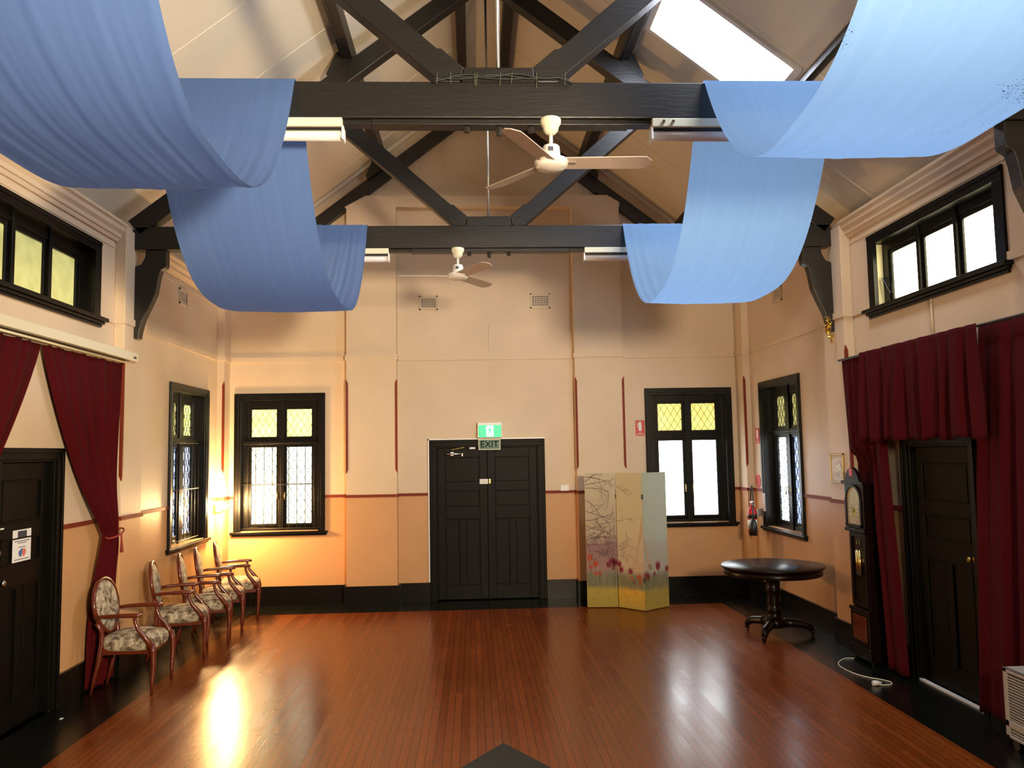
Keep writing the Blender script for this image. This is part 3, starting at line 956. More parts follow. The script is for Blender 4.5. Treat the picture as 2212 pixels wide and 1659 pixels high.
# purlins
for lab, x, ww, dep in (('dark timber purlin halfway up the left ceiling slope', -1.235, .115, .20), ('dark timber purlin halfway up the right slope, along the skylight', 1.61, .115, .20),
                        ('dark timber purlin just left of the ridge', -.08, .115, .22), ('dark timber purlin just right of the ridge', .455, .115, .22),
                        ('thin dark purlin low on the left slope, mostly behind the drape', -2.56, .07, .07), ('thin dark purlin low on the right slope, below the skylight', 2.93, .07, .07)):
    mb = MB()
    z = zc(x)
    mb.box(x - ww / 2, x + ww / 2, YF, YB, z - dep, z - .0)
    mb.box(x - ww / 2 + .03, x - ww / 2 + .04, YF, YB, z - dep - .006, z - dep)
    tag(mb.build('roof_purlin', M['beam'], bevel=.004), lab, 'purlin', 'roof purlins')

# string of dark cable along the front truss
mb = MB()
yt = 5.13 * KK - .012
for k in range(3):
    pts = []
    for i in range(41):
        t = i / 40
        x = -.22 + t * .86
        z = 4.275 + .028 * math.sin(t * PI) ** .5 * (1 + .2 * k) + .010 * math.sin(t * (9 + 4 * k) + k * 2)
        if t > .9: z -= (t - .9) * .2
        pts.append((x, yt - .004 * k, z))
    mb.tube(pts, .006, 6)
cable = mb.build('cable_bundle', M['wire'])
tag(cable, 'dark green cable bundle tied along the top of the big front beam', 'cable')
for i, x in enumerate((-.19, -.11, .04, .055, .20, .27, .42, .60)):
    mb = MB()
    mb.tube([(x, yt - .012, 4.33), (x + random.uniform(-.008, .008), yt - .018, 4.26 - random.uniform(0, .04))], .0014, 5)
    mb.build('cable_tie', M['tie'], cable)

# ------------------------------------------------------------------ blue drapes
def drape(name, label, mat, xa, xb, X1, X2, seed, ends):
    """xa(Y), xb(Y): edges (unscaled); folds run along the drape"""
    rnd = random.Random(seed)
    y0, y1, y2 = 1.76, 5.13, 8.50
    th = .165
    path = []      # (Y, Z, fold amplitude)
    def span(ya, yb, zmin, zt=4.385, p=2.9, n=64):
        c, h = (ya + yb) / 2, (yb - ya) / 2
        for i in range(n + 1):
            a = i / n
            t = -math.cos(a * PI)           # denser at ends
            z = zmin + (zt - zmin) * abs(t) ** p
            path.append((c + h * t, z, 1 - abs(t) ** 6))
    path.append((y0 - .02, 4.1, .2)); path.append((y0 - .02, 4.39, .2))
    path.append((y0 + .08, 4.385, .0))
    span(y0 + th, y1 - .02, ends[0])
    path.append((y1 + .08, 4.385, .0))
    span(y1 + th, y2 - .02, ends[1])
    path.append((y2 + .08, 4.385, .1)); path.append((y2 + th, 4.395, .1)); path.append((y2 + th + .01, 4.2, .3))
    ph = [rnd.uniform(0, 6.28) for _ in range(8)]
    nu = 90
    mb = MB()
    k = 0
    for (Y, Z, am) in path:
        a, b = xa(Y), xb(Y)
        gather = max(0, (Y - 7.0) / 1.5) ** 2
        for i in range(nu + 1):
            u = i / nu
            x = a + (b - a) * u
            f = (math.sin(u * 13 + ph[0] + Y * .5) * .30 + math.sin(u * 37 + ph[1] - Y * .8) * .22 + math.sin(u * 66 + ph[2] + Y * .6) * .20 + math.sin(u * 97 + ph[5] - Y * .5) * .16 + math.sin(u * 141 + ph[6]) * .10)
            wv = .0042 * am * f * (1 + .5 * math.sin(Y * .9 + ph[3]))
            wv += gather * .013 * (math.sin(u * 58 + ph[4] + 2 * math.sin(u * 9)) + .6 * math.sin(u * 33 + ph[7])) * (am * .8 + .15)
            # slack: middle hangs a touch lower than the edges
            wv -= .012 * am * math.sin(PI * u)
            mb.v.append(K(x, Y + .3 * wv, Z + wv))
        k += 1
    for j in range(k - 1):
        for i in range(nu):
            q = j * (nu + 1) + i
            mb.face([q, q + 1, q + nu + 2, q + nu + 1], True)
    o = mb.build(name, mat)
    return tag(o, label, 'drape')
def lerp(pts):
    def f(y):
        if y <= pts[0][0]: return pts[0][1]
        for (a, b), (c, d) in zip(pts, pts[1:]):
            if y <= c: return b + (d - b) * (y - a) / (c - a)
        return pts[-1][1]
    return f
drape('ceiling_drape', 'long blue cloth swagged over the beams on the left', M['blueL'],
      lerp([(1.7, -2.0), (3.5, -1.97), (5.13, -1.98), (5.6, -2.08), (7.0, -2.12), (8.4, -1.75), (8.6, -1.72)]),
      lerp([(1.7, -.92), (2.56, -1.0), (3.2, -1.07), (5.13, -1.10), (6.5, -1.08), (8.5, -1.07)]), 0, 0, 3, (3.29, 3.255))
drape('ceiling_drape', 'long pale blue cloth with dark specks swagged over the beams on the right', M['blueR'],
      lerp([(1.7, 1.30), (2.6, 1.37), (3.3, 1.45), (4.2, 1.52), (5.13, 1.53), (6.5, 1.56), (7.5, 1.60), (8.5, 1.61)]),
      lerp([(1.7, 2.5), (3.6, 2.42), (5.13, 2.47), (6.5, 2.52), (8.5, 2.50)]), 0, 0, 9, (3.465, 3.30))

# ------------------------------------------------------------------ ceiling fans
FS = .90
def fan(cx, cy, ztop, label, blades, badge=True):
    r = empty('ceiling_fan', (cx, cy, ztop), label, 'fan', 'three-blade ceiling fans')
    s = 1.0
    mb = MB(); mb.lathe([(a_, h_ * FS) for a_, h_ in [(.062, 0), (.066, -.01), (.064, -.035), (.052, -.055), (.050, -.06), (.046, -.085), (.030, -.105), (.014, -.112)]], (cx, cy, ztop))
    mb.build('canopy', M['cream'], r)
    mb = MB(); mb.lathe([(a_, h_ * FS) for a_, h_ in [(.012, -.10), (.012, -.20)]], (cx, cy, ztop), 12)
    mb.build('down_rod', M['fanwhite'], r)
    mb = MB(); mb.lathe([(a_, h_ * FS) for a_, h_ in [(.018, -.185), (.046, -.19), (.052, -.20), (.058, -.275), (.058, -.285)]], (cx, cy, ztop))
    mt = mb.build('motor_cover', M['fanwhite'], r)
    if badge:
        mb = MB(); mb.box(cx - .022, cx + .008, cy - .0575, cy - .053, ztop - .245 * FS, ztop - .215 * FS)
        mb.build('badge', M['ink'], mt)
    mb = MB(); mb.lathe([(a_, h_ * FS) for a_, h_ in [(.05, -.283), (.098, -.290), (.106, -.30), (.106, -.318), (.100, -.322), (.100, -.332), (.085, -.350), (.02, -.362), (.004, -.364)]], (cx, cy, ztop), 40)
    mb.build('hub', M['fanwhite'], r)
    for ang in blades:
        mb = MB()
        ca, sa = math.cos(ang), math.sin(ang)
        n = 14
        top = []
        prof = []
        for i in range(n + 1):
            t = i / n
            rr = .085 + t * .535
            hw = .062 + .004 * t
            if t > .9: hw *= math.sqrt(max(0.05, 1 - ((t - .9) / .105) ** 2))
            prof.append((rr, hw))
        pitch = -.22
        for zz in (0.003, -.003):
            for rr, hw in prof:
                for sd in (-1, 1):
                    a = sd * hw
                    x = cx + ca * rr - sa * a * math.cos(pitch); y = cy + sa * rr + ca * a * math.cos(pitch)
                    mb.v.append((x, y, ztop - .312 * FS + zz + a * math.sin(pitch)))
        m_ = (n + 1) * 2
        for i in range(n):
            q = i * 2
            mb.face([q, q + 1, q + 3, q + 2]); mb.face([m_ + q, m_ + q + 2, m_ + q + 3, m_ + q + 1])
            mb.face([q, q + 2, m_ + q + 2, m_ + q]); mb.face([q + 1, m_ + q + 1, m_ + q + 3, q + 3])
        mb.face([2 * n, 2 * n + 1, m_ + 2 * n + 1, m_ + 2 * n]); mb.face([0, m_, m_ + 1, 1])
        b = mb.build('blade', M['blade'], r)
        mb = MB()
        mb.bar((cx + ca * .06, cy + sa * .06, ztop - .316 * FS), (cx + ca * .15, cy + sa * .15, ztop - .316 * FS), .05, .006, side=(-sa, ca, 0))
        mb.build('blade_iron', M['chrome'], b)
    return r
zb_ = 2 + 2.14 * KK
fan(.505, 5.13 * KK + .02, zb_, 'near white ceiling fan under the big front beam, blade pointing right', (-.03, 2.22, 4.22))
fan(-.13, 8.5 * KK + .02, zb_, 'far white ceiling fan under the rear beam, one blade edge-on to the left', (PI + .05, 1.02, -1.07))

# ------------------------------------------------------------------ fluorescent battens
def batten(x0, x1, yf, label, knobs=False):
    zt = zb_ - .0
    r = empty('fluorescent_light', ((x0 + x1) / 2, yf + .06, zt), label, 'light fitting', 'fluorescent battens under the beams')
    mb = MB(); mb.box(x0 + .008, x1 - .008, yf + .015, yf + .115, zt - .055, zt)
    mb.build('housing', M['cream'], r, bevel=.004)
    mb = MB(); mb.box(x0 + .02, x1 - .02, yf + .035, yf + .095, zt - .07, zt - .055)
    mb.build('slot', M['black'], r)
    mb = MB(); mb.tube([(x0 + .012, yf + .065, zt - .098), (x1 - .012, yf + .065, zt - .098)], .032, 20)
    mb.build('tube_cover', M['tube'], r)
    for xx in (x0, x1 - .014):
        mb = MB(); mb.box(xx, xx + .014, yf + .022, yf + .108, zt - .132, zt - .05)
        mb.build('end_cap', M['white'], r, bevel=.004)
    if knobs:
        for dx in (.075, .135):
            mb = MB(); mb.tube([(x0 + dx, yf + .016, zt - .028), (x0 + dx, yf - .004, zt - .028)], .010, 12)
            mb.build('clip', M['chrome'], r)
yf1, yf2 = 5.13 * KK, 8.5 * KK
batten(-2.0, -.797 * KK, yf1 - .02, 'fluorescent fitting left of centre under the front beam', False)
batten(1.178 * KK, 2.33, yf1 - .02, 'fluorescent fitting right of centre under the front beam, with two clips', True)
batten(-2.05, -.847 * KK, yf2 - .02, 'fluorescent fitting peeping past the left drape under the rear beam')
batten(1.192 * KK, 2.4, yf2 - .02, 'fluorescent fitting beside the right drape under the rear beam')

# ------------------------------------------------------------------ wall vents
def vent(T, s0, s1, z0, z1, label, nx=8, nz=5):
    r = empty('wall_vent', T((s0 + s1) / 2, z0, 0), label, 'vent', 'square-holed wall vents')
    mb = MB()
    w_, h_ = s1 - s0, z1 - z0
    fr = .018
    box_T(mb, T, s0, s1, z0, z0 + fr, -.014, 0); box_T(mb, T, s0, s1, z1 - fr, z1, -.014, 0)
    box_T(mb, T, s0, s0 + fr, z0, z1, -.014, 0); box_T(mb, T, s1 - fr, s1, z0, z1, -.014, 0)
    # plate with square holes
    a0, a1, b0, b1 = s0 + .035, s1 - .035, z0 + .035, z1 - .035
    box_T(mb, T, s0 + fr, a0, z0 + fr, z1 - fr, -.008, 0); box_T(mb, T, a1, s1 - fr, z0 + fr, z1 - fr, -.008, 0)
    box_T(mb, T, a0, a1, z0 + fr, b0, -.008, 0); box_T(mb, T, a0, a1, b1, z1 - fr, -.008, 0)
    px, pz = (a1 - a0) / nx, (b1 - b0) / nz
    for i in range(nx + 1):
        c = a0 + i * px; box_T(mb, T, c - px * .2, c + px * .2, b0, b1, -.008, 0)
    for j in range(nz + 1):
        c = b0 + j * pz; box_T(mb, T, a0, a1, c - pz * .2, c + pz * .2, -.0078, 0)
    mb.build('grille', M['wallcream'], r)
    mb = MB(); box_T(mb, T, s0 + .02, s1 - .02, z0 + .02, z1 - .02, -.002, .0)
    mb.build('backing', M['black'], r)
M['wallcream'] = pmat('cream_painted_metal', (0.62, 0.50, 0.36), 0.4)
vent(TB, -.725, -.468, 3.99, 4.19, 'perforated vent high on back wall, left of the centre line')
vent(TB, .825, 1.105, 4.00, 4.215, 'perforated vent high on back wall, right of the centre line')
vent(TL, 9.68, 9.95, 3.80, 3.985, 'perforated vent high on the left wall beyond the bracket', 4, 5)
vent(TR, 9.80, 10.07, 3.80, 3.985, 'perforated vent high on the right wall behind the pale drape', 4, 5)

# wall conduits
mb = MB(); mb.tube([(XR - .012, 6.55, 3.22), (XR - .012, 6.55, 2.88)], .009, 8)
tag(mb.build('conduit', M['wallcream']), 'short painted conduit running down from the right high window', 'conduit')
mb = MB(); mb.box(.238, .258, YB - .012, YB, 3.35, 3.78)
tag(mb.build('conduit', M['wallcream']), 'short vertical conduit above the picture rail on the back wall', 'conduit')
mb = MB(); mb.box(1.19, 1.31, YB - .035, YB, 1.455, 1.535)
tag(mb.build('power_outlet', M['white'], bevel=.006), 'small white power outlet above the red rail, right of the double door', 'outlet')

# ------------------------------------------------------------------ exit sign, door closer and plates
r = empty('exit_light', (.23, YB, 2.2), 'glowing green running-man exit light above the double door', 'exit sign')
mb = MB(); mb.box(.060, .400, YB - .11, YB, 2.195, 2.415)
mb.build('housing', M['white'], r, bevel=.012)
mb = MB(); mb.box(.075, .385, YB - .116, YB - .109, 2.208, 2.372)
pan = mb.build('panel', M['exitgreen'], r, bevel=.006)
mb = MB(); mb.box(.180, .280, YB - .119, YB - .115, 2.218, 2.362)
pic = mb.build('doorway_pictogram', M['exitwhite'], pan)
mb = MB()
yy = YB - .1205
def P2(pts): return [(.23 + a, 2.29 + b) for a, b in pts]
def flat(pts): mb.prism(P2(pts), 'y', yy, yy + .003)
flat([(.000, .048), (.012, .060), (.022, .048), (.012, .036)])
flat([(-.012, .034), (.012, .036), (.010, -.008), (-.008, -.010)])
flat([(-.012, .034), (-.034, .012), (-.028, .006), (-.004, .024)]); flat([(.010, .034), (.030, .014), (.025, .008), (.006, .024)])
flat([(-.008, -.006), (-.030, -.034), (-.050, -.036), (-.050, -.044), (-.026, -.044), (.004, -.014)]); flat([(.000, -.008), (.020, -.030), (.014, -.062), (.024, -.062), (.032, -.026), (.010, -.004)])
mb.build('running_figure', M['exitgreen'], pic)
r = empty('exit_sign', (.22, YB, 2.05), 'dark green EXIT lettering sign hanging over the door frame', 'exit sign')
mb = MB(); mb.box(.072, .374, YB - .045, YB - .037, 2.035, 2.180)
mb.build('border', M['glow'], r)
mb = MB(); mb.box(.084, .362, YB - .048, YB - .044, 2.046, 2.170)
mb.build('board', M['signgreen'], r)
text_part('lettering', 'EXIT', .125, M['glow'], r, lambda a, b, c: (.223 + a * .98, YB - .0495 + 0 * c, 2.108 + b))
r = empty('door_closer', (-.25, YB, 2.0), 'silver door closer at the top of the left door leaf', 'door closer')
mb = MB(); mb.tube([(-.37, YB + .015, 1.985), (-.15, YB + .015, 1.985)], .019, 12); mb.build('cylinder', M['steel'], r)
mb = MB(); mb.box(-.31, -.27, YB, YB + .04, 1.965, 2.01); mb.build('bracket', M['steel'], r)
mb = MB(); mb.box(-.16, -.145, YB, YB + .03, 1.955, 1.995); mb.build('end_stop', M['steel'], r)
mb = MB(); mb.bar((-.30, YB - .02, 2.02), (-.30, YB - .02, 2.045), .012, .006); mb.bar((-.30, YB - .02, 2.045), (-.12, YB - .03, 2.075), .014, .006); mb.build('arm', M['brass'], r)
mb = MB(); mb.box(-.055, .03, YB - .05, YB - .02, 2.048, 2.075)
tag(mb.build('door_sensor', M['white'], bevel=.006), 'small white sensor block on the head of the double door frame', 'sensor')
mb = MB(); mb.box(.082, .198, YB + .034, YB + .042, 1.568, 1.636)
tag(mb.build('door_notice', M['paper']), 'small white card notice in the middle of the double door', 'notice')
mb = MB(); mb.box(.214, .232, YB + .03, YB + .045, 1.575, 1.635)
tag(mb.build('door_bolt', M['brass']), 'little brass bolt plate beside the white card notice', 'bolt')

# ------------------------------------------------------------------ safety signs and extinguisher
def ext_sign(T, s0, s1, z0, z1, label):
    r = empty('extinguisher_sign', T((s0 + s1) / 2, z0, 0), label, 'safety sign', 'red extinguisher signs')
    mb = MB(); box_T(mb, T, s0, s1, z0, z1, -.006, 0); mb.build('plate', M['red'], r)
    w_, h_ = s1 - s0, z1 - z0
    mb = MB(); c = (s0 + s1) / 2
    box_T(mb, T, c - w_ * .17, c + w_ * .17, z0 + h_ * .32, z0 + h_ * .84, -.008, -.006); box_T(mb, T, c - w_ * .09, c + w_ * .09, z0 + h_ * .84, z0 + h_ * .93, -.008, -.006)
    box_T(mb, T, c - w_ * .30, c - w_ * .24, z0 + h_ * .5, z0 + h_ * .88, -.008, -.006)
    mb.build('extinguisher_symbol', M['paper'], r)
    mb = MB(); box_T(mb, T, c - w_ * .14, c + w_ * .14, z0 + h_ * .2, z0 + h_ * .24, -.008, -.006); box_T(mb, T, c - w_ * .42, c + w_ * .42, z0 + h_ * .08, z0 + h_ * .12, -.008, -.006)
    mb.build('lettering', M['paper'], r)
ext_sign(TB, 2.262, 2.388, 2.195, 2.408, 'red fire extinguisher sign on the back wall left of the window')
ext_sign(TR, 10.80, 10.94, 2.06, 2.26, 'red fire extinguisher sign on the right wall, beside the oblique window')
mb = MB(); mb.lathe([(.088, 0), (.088, -.006)], (XR, 10.91, 1.555), 32, axis='x')
tag(mb.build('round_sign', M['red']), 'plain red round sign above the fire extinguisher', 'sign')
mb = MB(); mb.box(XR - .034, XR - .031, 10.60, 10.69, 1.18, 1.41)
for i in range(6): mb.box(XR - .0345, XR - .034, 10.615, 10.675, 1.21 + i * .028, 1.218 + i * .028, mi=1)
tag(mb.build('wall_note', [M['paper'], M['red']]), 'white instruction note on the window frame beside the extinguisher', 'notice')
ex, ey = 3.66, 10.80
r = empty('fire_extinguisher', (ex, ey, .86), 'red fire extinguisher with black horn hung on the right wall', 'fire extinguisher')
mb = MB(); mb.lathe([(.02, .868), (.058, .872), (.062, .885), (.062, 1.15), (.055, 1.19), (.03, 1.225), (.02, 1.23), (.02, 1.27)], (ex, ey, 0), 24)
mb.build('cylinder', M['red'], r)
mb = MB(); mb.lathe([(.0628, 1.08), (.0628, 1.13)], (ex, ey, 0), 24); mb.build('black_band', M['black'], r)
mb = MB(); mb.lathe([(.0626, .93), (.0626, 1.06)], (ex, ey, 0), 24); mb.build('paper_label', M['glow'], r)
mb = MB(); mb.bar((ex - .02, ey, 1.29), (ex - .02, ey - .12, 1.30), .018, .01); mb.bar((ex, ey, 1.265), (ex, ey - .11, 1.255), .018, .01); mb.tube([(ex, ey, 1.25), (ex, ey, 1.30)], .016, 10)
mb.build('handle', M['steel'], r)
mb = MB()
pts = [(ex, ey + .02, 1.28)] + [(ex - .01, ey + .03 - .11 * math.sin(t * PI / 2) * 1.0, 1.30 + .2 * math.sin(t * PI)) for t in [i / 12 for i in range(13)]] + [(ex - .03, ey - .12, 1.15), (ex - .04, ey - .15, 1.08)]
mb.tube(pts, .010, 8); mb.build('hose', M['black'], r)
mb = MB(); mb.tube([(ex - .04, ey - .14, 1.09), (ex - .05, ey - .17, 1.02), (ex - .06, ey - .19, .87)], [.02, .045, .055], 14); mb.build('horn', M['black'], r)
mb = MB(); mb.box(ex + .03, XR, ey - .03, ey + .03, 1.10, 1.20); mb.build('wall_hook', M['steel'], r)

# ------------------------------------------------------------------ gold tinsel on the right bracket
mb = MB()
for i in range(150):
    t = random.random()
    z = 3.31 - t * .26
    cx0 = 3.60 + .03 * t
    cyy = yf2 - .03
    a = random.uniform(0, 2 * PI); b = random.uniform(-1, 1)
    l = random.uniform(.02, .045) * (1.1 - abs(t - .4) * .8)
    d = Vector((math.cos(a), math.sin(a) * .6, b)).normalized() * l
    c = Vector((cx0 + .018 * math.sin(t * 9), cyy, z))
    side = d.cross(Vector((random.random(), random.random(), random.random()))).normalized() * .004
    mb.add([c - side, c + side, c + d + side * .4, c + d - side * .4], [(0, 1, 2, 3)])
tag(mb.build('tinsel', M['gold']), 'scrap of gold tinsel hanging from the right wall bracket', 'tinsel')

# ------------------------------------------------------------------ corner lamp
lx, ly_, lz = -3.262, 11.07, 1.36
r = empty('wall_lamp', (XL + .05, 11.08, 1.3), 'glaring warm lamp low in the far left corner between the two windows', 'lamp')
mb = MB(); mb.box(XL, XL + .012, 11.04, 11.11, 1.25, 1.37); mb.build('back_plate', M['brass'], r, bevel=.003)
mb = MB(); mb.tube([(XL + .01, 11.075, 1.28), (-3.34, 11.072, 1.27), (-3.28, 11.07, 1.29), (lx, ly_, 1.318)], .007, 8); mb.build('arm', M['brass'], r)
mb = MB(); mb.lathe([(.006, -.045), (.022, -.040), (.036, -.022), (.040, .0), (.036, .022), (.022, .040), (.006, .045)], (lx, ly_, lz), 24); mb.build('globe', M['globe'], r)
light('corner_lamp_light', 'POINT', (-3.20, 10.98, 1.36), LAMP_W, (1.0, 0.60, 0.24), shadow_soft_size=.10, specular_factor=.12)

# ------------------------------------------------------------------ armchairs
def make_chair():
    r = empty('armchair', (0, 0, 0))
    W, D = .262, .245
    # seat cushion
    mb = MB()
    def seat(u, v):
        a = 2 * PI * u
        e = .62
        cx = math.copysign(abs(math.cos(a)) ** e, math.cos(a)); sy = math.copysign(abs(math.sin(a)) ** e, math.sin(a))
        prof = [(.93, .365), (1.0, .375), (1.02, .41), (1.0, .445), (.90, .472), (.6, .495), (.25, .503), (.01, .504)]
        k = v * (len(prof) - 1); i = min(int(k), len(prof) - 2); t = k - i
        s = prof[i][0] * (1 - t) + prof[i + 1][0] * t; z = prof[i][1] * (1 - t) + prof[i + 1][1] * t
        x = cx * D * s; wy = W - .035 * (1 - (x / D + 1) / 2)
        return (x, sy * wy * s, z)
    mb.grid(seat, 48, 7, closed=True)
    mb.add([seat(i / 48, 0) for i in range(48)], [tuple(range(47, -1, -1))])
    mb.build('seat', M['toile'], r)
    # back: oval pad in a ring, leaning
    def bk(y, h, d=0.0):       # h height above seat plane start, d thickness offset forward
        z = .50 + h; lean = -.215 - (h) * .17
        return (lean + d, y, z)
    H0, H1 = .0, .45
    def oval(a, k):
        c, s = math.cos(a), math.sin(a)
        hh = (H0 + H1) / 2 + .225 * s * k
        wd = .248 * (1.0 if s > 0 else 1.0 - .22 * (-s) ** 1.5)
        return c * wd * k, hh
    mb = MB()
    n = 44
    pts = [bk(*oval(2 * PI * i / n, 1.0)) for i in range(n + 1)]
    mb.tube(pts, .019, 8, caps=False)
    mb.build('back_frame', M['mahog'], r)
    mb = MB()
    def pad(u, v):
        a = 2 * PI * u
        prof = [(.93, -.012), (.95, .0), (.92, .014), (.75, .028), (.4, .036), (.01, .038)]
        k = v * 5; i = min(int(k), 4); t = k - i
        s = prof[i][0] * (1 - t) + prof[i + 1][0] * t; d = prof[i][1] * (1 - t) + prof[i + 1][1] * t
        y, h = oval(a, s)
        return bk(y, h, d)
    mb.grid(pad, 44, 10, closed=True)
    mb.add([bk(*oval(2 * PI * i / 44, .93), -.012) for i in range(44)], [tuple(range(44))])
    mb.build('back_pad', M['toile'], r)
    for sg in (-1, 1):
        mb = MB()   # front leg
        mb.tube([(D - .02, sg * (W - .012), .43), (D - .005, sg * (W - .008), .36), (D - .002, sg * (W - .008), .25), (D - .012, sg * (W - .01), .10), (D - .012, sg * (W - .01), .0)], [.024, .026, .021, .015, .012], 10)
        mb.build('leg', M['mahog'], r)
        mb = MB()   # rear leg with the upright that carries the oval
        mb.tube([(-.30, sg * .17, .0), (-.27, sg * .175, .14), (-.235, sg * .178, .28), (-.215, sg * .178, .42), (-.218, sg * .168, .52), (-.242, sg * .222, .60)], [.013, .016, .020, .022, .018, .014], 10)
        mb.build('leg', M['mahog'], r)
        # arm: rest, then S-shaped support sweeping forward to the front leg
        mb = MB()
        y1_ = sg * (W + .005)
        mb.tube([(-.258, sg * .236, .655), (-.16, sg * .25, .665), (-.02, y1_, .668), (.10, y1_, .668), (.145, y1_, .664)], [.013, .016, .019, .020, .012], 10)
        arm = mb.build('armrest', M['mahog'], r)
        mb = MB()
        mb.tube([(.085, y1_, .66), (.092, y1_, .61), (.115, y1_, .55), (.165, y1_, .49), (.205, sg * W, .44), (.215, sg * (W - .004), .39)], [.016, .016, .018, .022, .024, .022], 10)
        mb.build('arm_support', M['mahog'], arm)
    mb = MB()
    mb.box(-.20, .205, -.215, -.195, .335, .385); mb.box(-.20, .205, .195, .215, .335, .385); mb.box(.19, .21, -.21, .21, .335, .385); mb.box(-.21, -.19, -.19, .19, .335, .385)
    mb.build('seat_rail', M['mahog'], r)
    return r
chair0 = make_chair()
spots = [(-2.99, 7.555, 2, 'toile armchair standing alone in front of the gathered red curtain'),
         (-2.99, 8.71, 14, 'toile armchair nearest the viewer of the four in a row under the window'),
         (-2.93, 9.32, 14, 'toile armchair second in the row, under the near half of the side window'),
         (-2.955, 9.93, 14, 'toile armchair third in the row, between the second and the last'),
         (-2.95, 10.63, 13, 'toile armchair last in the row, nearest the bright corner')]
for i, (x, y, rz, lab) in enumerate(spots):
    c = chair0 if i == 0 else copy_tree(chair0)
    c.location = (x, y, 0); c.rotation_euler = (0, 0, math.radians(rz))
    tag(c, lab, 'chair', 'oval-backed armchairs along the left wall')

# ------------------------------------------------------------------ round pedestal table
tx, ty = 3.19, 8.84
r = empty('pedestal_table', (tx, ty, 0), 'round dark mahogany tripod table before the oblique right window', 'table')
mb = MB(); mb.lathe([(.02, .715), (.50, .715), (.525, .72), (.54, .732), (.54, .74), (.53, .748), (.02, .748)], (tx, ty, 0), 72); mb.build('tabletop', M['darkmahog'], r)
mb = MB(); mb.lathe([(.02, .650), (.505, .650), (.513, .660), (.508, .715), (.02, .715)], (tx, ty, 0), 72); mb.build('apron', M['darkmahog'], r)
mb = MB(); mb.lathe([(.14, .650), (.14, .625), (.085, .60), (.072, .57), (.072, .50), (.080, .49), (.080, .475), (.066, .46), (.070, .40), (.074, .34), (.064, .30), (.080, .285), (.080, .265), (.070, .25), (.078, .20), (.11, .175), (.12, .16), (.12, .10), (.09, .09)], (tx, ty, 0), 28)
mb.build('pedestal', M['darkmahog'], r)
for a in (PI * 1.30, PI * .66, -.16):
    ca, sa = math.cos(a), math.sin(a)
    mb = MB()
    P = lambda rr, z: (tx + ca * rr, ty + sa * rr, z)
    mb.tube([P(.06, .14), P(.18, .135), P(.30, .120), P(.36, .095), P(.385, .06)], [.050, .044, .040, .038, .030], 12)
    leg = mb.build('leg', M['darkmahog'], r)
    mb = MB()
    mb.tube([P(.385, .065), P(.39, .040), P(.39, .022)], [.028, .024, .020], 12)
    mb.tube([(P(.39, .02)[0] - sa * .012, P(.39, .02)[1] + ca * .012, .02), (P(.39, .02)[0] + sa * .012, P(.39, .02)[1] - ca * .012, .02)], .02, 14)
    mb.build('castor', M['darkmahog'], leg)

# ------------------------------------------------------------------ longcase clock
r = empty('longcase_clock', (3.69, 7.71, 0), 'tall dark longcase clock against the right wall beside the curtain', 'clock')
cx0, cx1 = 3.595, 3.745
ya, yb = 7.53, 7.90
ym = (ya + yb) / 2
mb = MB()
mb.box(cx0 - .01, cx1, ya - .015, yb + .015, 0.03, .14); mb.box(cx0, cx1, ya, yb, .12, .47); mb.box(cx0 - .008, cx1, ya - .01, yb + .01, .45, .485)
for zz in (.03,):
    for q in ((cx0 + .02, ya + .01), (cx0 + .02, yb - .03), (cx1 - .04, ya + .01), (cx1 - .04, yb - .03)): mb.box(q[0], q[0] + .03, q[1], q[1] + .03, 0, .04)
mb.build('plinth', M['darkmahog'], r, bevel=.006)
mb = MB(); mb.box(cx0 - .006, cx0, ya + .05, yb - .05, .19, .42); mb.build('plinth_panel', M['mahog'], r, bevel=.008)
mb = MB()
mb.box(cx0 + .03, cx1, ya + .02, yb - .02, .48, 1.20)
trunk = mb.build('trunk', M['darkmahog'], r, bevel=.006)
mb = MB()
for (p0, p1, q0, q1) in ((ya + .025, ya + .06, .50, 1.185), (yb - .06, yb - .025, .50, 1.185), (ya + .06, yb - .06, .50, .54), (ya + .06, yb - .06, 1.145, 1.185)):
    mb.box(cx0 + .012, cx0 + .03, p0, p1, q0, q1)
mb.build('trunk_door', M['darkmahog'], r, bevel=.004)
for dy in (-.026, .026):
    mb = MB(); mb.tube([(cx0 + .02, ym + dy, .79), (cx0 + .02, ym + dy, 1.02)], .016, 14); mb.tube([(cx0 + .02, ym + dy, 1.02), (cx0 + .02, ym + dy, 1.14)], .002, 5)
    mb.build('weight', M['brass'], r)
mb = MB()
mb.box(cx0 - .012, cx1, ya - .015, yb + .015, 1.19, 1.225)
mb.box(cx0, cx1, ya, yb, 1.225, 1.65)
hood = mb.build('hood', M['darkmahog'], r, bevel=.006)
mb = MB()
poly = [(ya - .02, 1.64)]
for i in range(17):
    t = i / 16
    poly.append((ya - .02 + (yb - ya + .04) * t, 1.665 + .135 * max(0, math.sin(PI * min(1, max(0, (t - .12) / .76)))) ** .8))
poly.append((yb + .02, 1.64))
mb.prism(poly, 'x', cx0 - .015, cx0 + .02)
mb.build('swan_neck_top', M['darkmahog'], r, bevel=.004)
mb = MB(); mb.tube([(cx0, yb + .02, 1.655), (cx0, yb + .05, 1.655)], .014, 10); mb.build('finial', M['darkmahog'], r)
